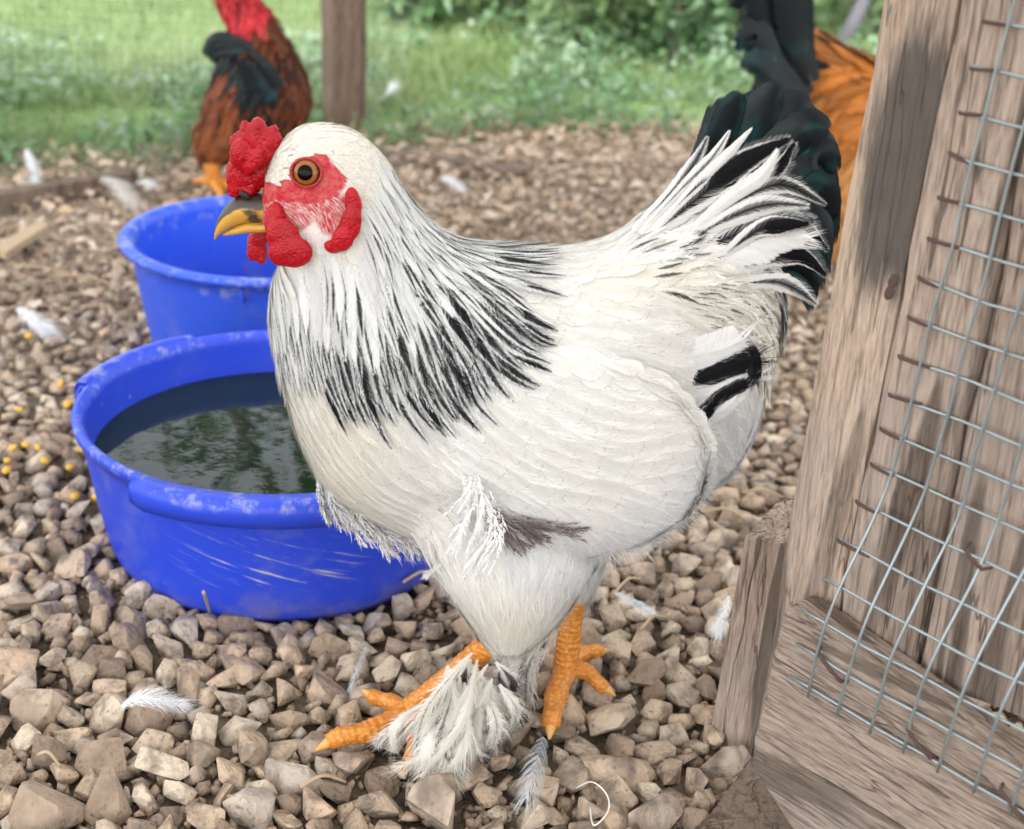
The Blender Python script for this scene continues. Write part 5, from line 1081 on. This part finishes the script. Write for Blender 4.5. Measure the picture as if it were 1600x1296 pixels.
def tree(x, y, h, r0, label, seedv, nleaf=2600):
    r = random.Random(seedv); root = empty('tree', (x, y, 0), label, 'tree', 'trees beyond the lawn'); tb = MB(); tips = []
    P_ = catmull([np.array([x, y, -.1]), np.array([x+r.gauss(0, .1), y, h*.35]), np.array([x+r.gauss(0, .2), y+r.gauss(0, .1), h*.7]), np.array([x+r.gauss(0, .3), y, h])], 14); tb.add(*tube(P_, np.linspace(r0, r0*.2, 14), 12))
    lb = MB()
    for i in range(16):
        f = r.uniform(.28, .98); c_ = P_[int(f*13)]; a = r.uniform(0, 6.3); L = h*.34*r.uniform(.6, 1.1)*(1.2-f*.6); e = c_+np.array([math.cos(a)*L, math.sin(a)*L, L*r.uniform(.1, .6)]); m_ = (c_+e)/2+np.array([0, 0, L*.12]); B = catmull([c_, m_, e], 7); lb.add(*tube(B, np.linspace(r0*.35, r0*.06, 7), 6)); tips += [B[3], B[5], B[6]]
    tb.build('trunk', M_BARK, root); lb.build('limb', M_BARK, root); its = []
    for l in range(nleaf):
        c_ = tips[r.randrange(len(tips))]; g_ = np.array([r.gauss(0, 1), r.gauss(0, 1), r.gauss(0, .7)])*h*.06; its.append((r.randrange(3), euler_np(*[r.uniform(0, 6.3) for _ in range(3)])*r.uniform(.10, .2), c_+g_, r.random()))
    o = mass('crown', its, LSH, M_TREELEAF, root, True); o['kind'] = 'stuff'; return root
for i, (x, y, h, r0, lab) in enumerate(((-4.7, 8.5, 5.5, .14, 'leafy tree far left beyond the lawn'), (-.35, 9.5, 5.4, .16, 'leafy tree straight behind the lawn'), (0.62, 4.6, 4.6, .085, 'dark trunked tree behind the shrubs left of the rooster tail'), (1.75, 6.5, 5.2, .12, 'leafy tree beyond the right-hand post'), (3.6, 8.0, 5.6, .14, 'leafy tree far right beyond the fence'), (-.1, 12.5, 6.5, .16, 'taller tree behind the middle of the lawn'))): tree(x, y, h, r0, lab, i+40)
tree(-1.75, 9.2, 5.0, .12, 'added thin crowned tree left of the lawn, for the water reflection', 77, 420)  # added out of view; its sparse crown mottles the tub water's reflection
P_ = [np.array(on_y(1318, 66, 2.9)), np.array(on_y(1332, 40, 2.9)), np.array(on_y(1350, 0, 2.92)), np.array(on_y(1378, -70, 2.95))]; q0 = P_[0].copy(); q0[2] = 0; q0[0] -= .02
v, f = tube(catmull([q0]+P_, 14), np.linspace(.018, .012, 14), 8); tag(mk('sapling', v, f, plain('grey_bark', (.10, .095, .11), .9), None, True, origin=q0), 'bare grey leaning sapling stem behind the orange rooster', 'sapling')

# ------------------------------------------------------------------ small things on the ground
def loose_feather(pts, wpx, colr, label, z=(0.02, 0.026, 0.02), fray=0.5, nf=1, stripe=0.0):
    W3 = catmull([np.array(on_z(x, y, zz)) for (x, y), zz in zip(pts, z)], 10); root = Vector(W3[0]); sc = (root-CAM).length/F; sp_ = []
    for i in range(nf):
        j = rng.normal(0, 0.0022, (1, 3))*(i > 0); Wp = W3+j*np.linspace(0, 1.6, 10)[:, None]; sp_.append(dict(path=Wp, nrm=np.tile([random.uniform(-.2, .2), -.5, 1], (10, 1)), w=wpx*sc, shape='plume', col=colr, dark=(.2, .2, .2), stripe=stripe, fray=fray, cup=.25))
    e = bpy.data.objects.new('tmp', None); e.location = root
    o = barb_mesh('loose_feather', sp_, None, 54, 0.28, 1.2, 0.08+0.25*fray); del o['kind']; bpy.data.objects.remove(e)
    for v_ in o.data.vertices: v_.co -= root
    o.location = root; return tag(o, label, 'feather', 'loose feathers on the ground')
loose_feather([(188, 1104), (225, 1092), (285, 1106)], 40, (.78, .80, .82), 'curled white feather on the stones below the front tub', (.024, .032, .02), .7, 3)
loose_feather([(850, 1150), (838, 1190), (822, 1248)], 52, (.50, .52, .55), 'grey feather on the stones beneath the far foot', (.026, .028, .022), .25)
loose_feather([(572, 1010), (562, 1040), (548, 1075)], 14, (.45, .47, .50), 'narrow grey feather stuck between stones left of the hen\'s leg', (.03, .028, .018), .3)
loose_feather([(40, 232), (50, 258), (58, 290)], 24, (.66, .68, .68), 'white fluff feather above the edging board at far left', (.03, .02, .012), .9, 2)
loose_feather([(28, 480), (45, 492), (70, 512)], 30, (.80, .82, .84), 'small white fluff feather on the gravel left of the rear tub', (.02, .026, .018), .8, 4)
loose_feather([(150, 275), (180, 285), (200, 310)], 30, (.62, .58, .53), 'dusty white feather beside the edging board end', (.02, .03, .018), .8, 4)
loose_feather([(212, 285), (232, 285), (245, 292)], 26, (.78, .78, .78), 'white fluff feather at the rooster\'s foot', (.02, .026, .018), .8, 3)
loose_feather([(592, 160), (600, 150), (610, 140)], 26, (.78, .80, .80), 'white feather in the weeds right of the far post', (.01, .03, .04), .8, 3)
loose_feather([(690, 275), (702, 282), (715, 292)], 24, (.8, .8, .82), 'white fluff feather on the litter right of the hen\'s neck', (.02, .026, .018), .8, 3)
loose_feather([(1140, 930), (1128, 960), (1118, 985)], 22, (.78, .8, .82), 'white feather between stones left of the stake', (.028, .028, .02), .6, 2)
loose_feather([(960, 925), (985, 940), (1020, 958)], 22, (.66, .68, .68), 'pale feather on the stones behind the far foot', (.024, .03, .02), .5, 2)
mb = MB(); sp0 = None
W3 = catmull([np.array(on_z(x, y, z)) for x, y, z in ((900, 1232, .022), (925, 1222, .036), (948, 1242, .036), (950, 1268, .028), (928, 1290, .024), (922, 1262, .022))], 30); v, f = tube(W3, 0.00045, 6); tag(mk('string', v, f, M_STRING, None, True, origin=W3[0]), 'curled white string on the stones at bottom middle', 'string')
STR = [((318, 925), (328, 958), 'straw leaning against the front tub base'), ((18, 415), (150, 445), 'long straw across the gravel at far left'), ((958, 930), (1000, 905), 'thin straw curl behind the far foot'), ((1160, 770), (1230, 782), 'pale straw beneath the tail'), ((1100, 800), (1165, 812), 'straw beneath the belly on the right'), ((1000, 985), (1040, 965), 'short straw right of the far foot'), ((80, 430), (190, 452), 'dry twig left of the rear tub'), ((150, 320), (210, 345), 'straw near the edging board'), ((630, 910), (690, 900), 'straw behind the near foot under the tub'), ((470, 1230), (540, 1222), 'dry stalk on the stones at lower left of the foot'), ((60, 1180), (95, 1200), 'short straw on the lower left stones'), ((700, 330), (780, 345), 'straw on the litter behind the hen\'s back')]
for (a, b_, lab) in STR:
    A_, B_ = np.array(on_z(*a, .024)), np.array(on_z(*b_, .018)); m_ = (A_+B_)/2+np.array([0, 0, .006]); 
    if lab.startswith('straw leaning'): A_ = np.array(on_z(*a, .05)); B_ = np.array(on_z(*b_, .012)); m_ = (A_+B_)/2
    Pp = catmull([A_, m_, B_], 8); v, f = tube(Pp, np.linspace(.0012, .0008, 8), 6); tag(mk('straw', v, f, M_STRAW, None, True, origin=Pp[0]), lab, 'straw', 'bits of straw on the gravel')
kern = [(45, 525), (30, 640), (105, 632), (150, 778), (70, 720), (20, 700), (60, 700), (12, 720), (110, 730), (118, 775), (95, 600), (10, 735), (40, 695), (125, 705), (160, 640)]
cv, cf = ellipsoid((0, 0, 0), ((.0042, 0, 0), (0, .0032, 0), (0, 0, .0024)), 6, 9); cme = None
for (x, y) in kern:
    p = on_z(x, y, .014)
    if cme is None: o = mk('corn_kernel', cv, cf, M_CORN, None); cme = o.data
    else: o = bpy.data.objects.new('corn_kernel', cme); link(o)
    o.location = p; o.rotation_euler = (random.gauss(0, .4), random.gauss(0, .4), random.uniform(0, 6.3)); tag(o, 'yellow corn kernel on the gravel left of the blue tubs', 'corn', 'corn kernels left of the tubs')
p = [np.array(on_z(x, y, .02)) for x, y in ((-10, 385), (60, 345), (75, 352), (8, 395))]
tag(mk('bark_chip', p+[q_-np.array([0, 0, .008]) for q_ in p], [[0, 1, 2, 3], [7, 6, 5, 4], [0, 4, 5, 1], [1, 5, 6, 2], [2, 6, 7, 3], [3, 7, 4, 0]], M_STRAW, None, False, origin=p[0]), 'flat tan wood chip on the gravel at far left', 'wood chip')
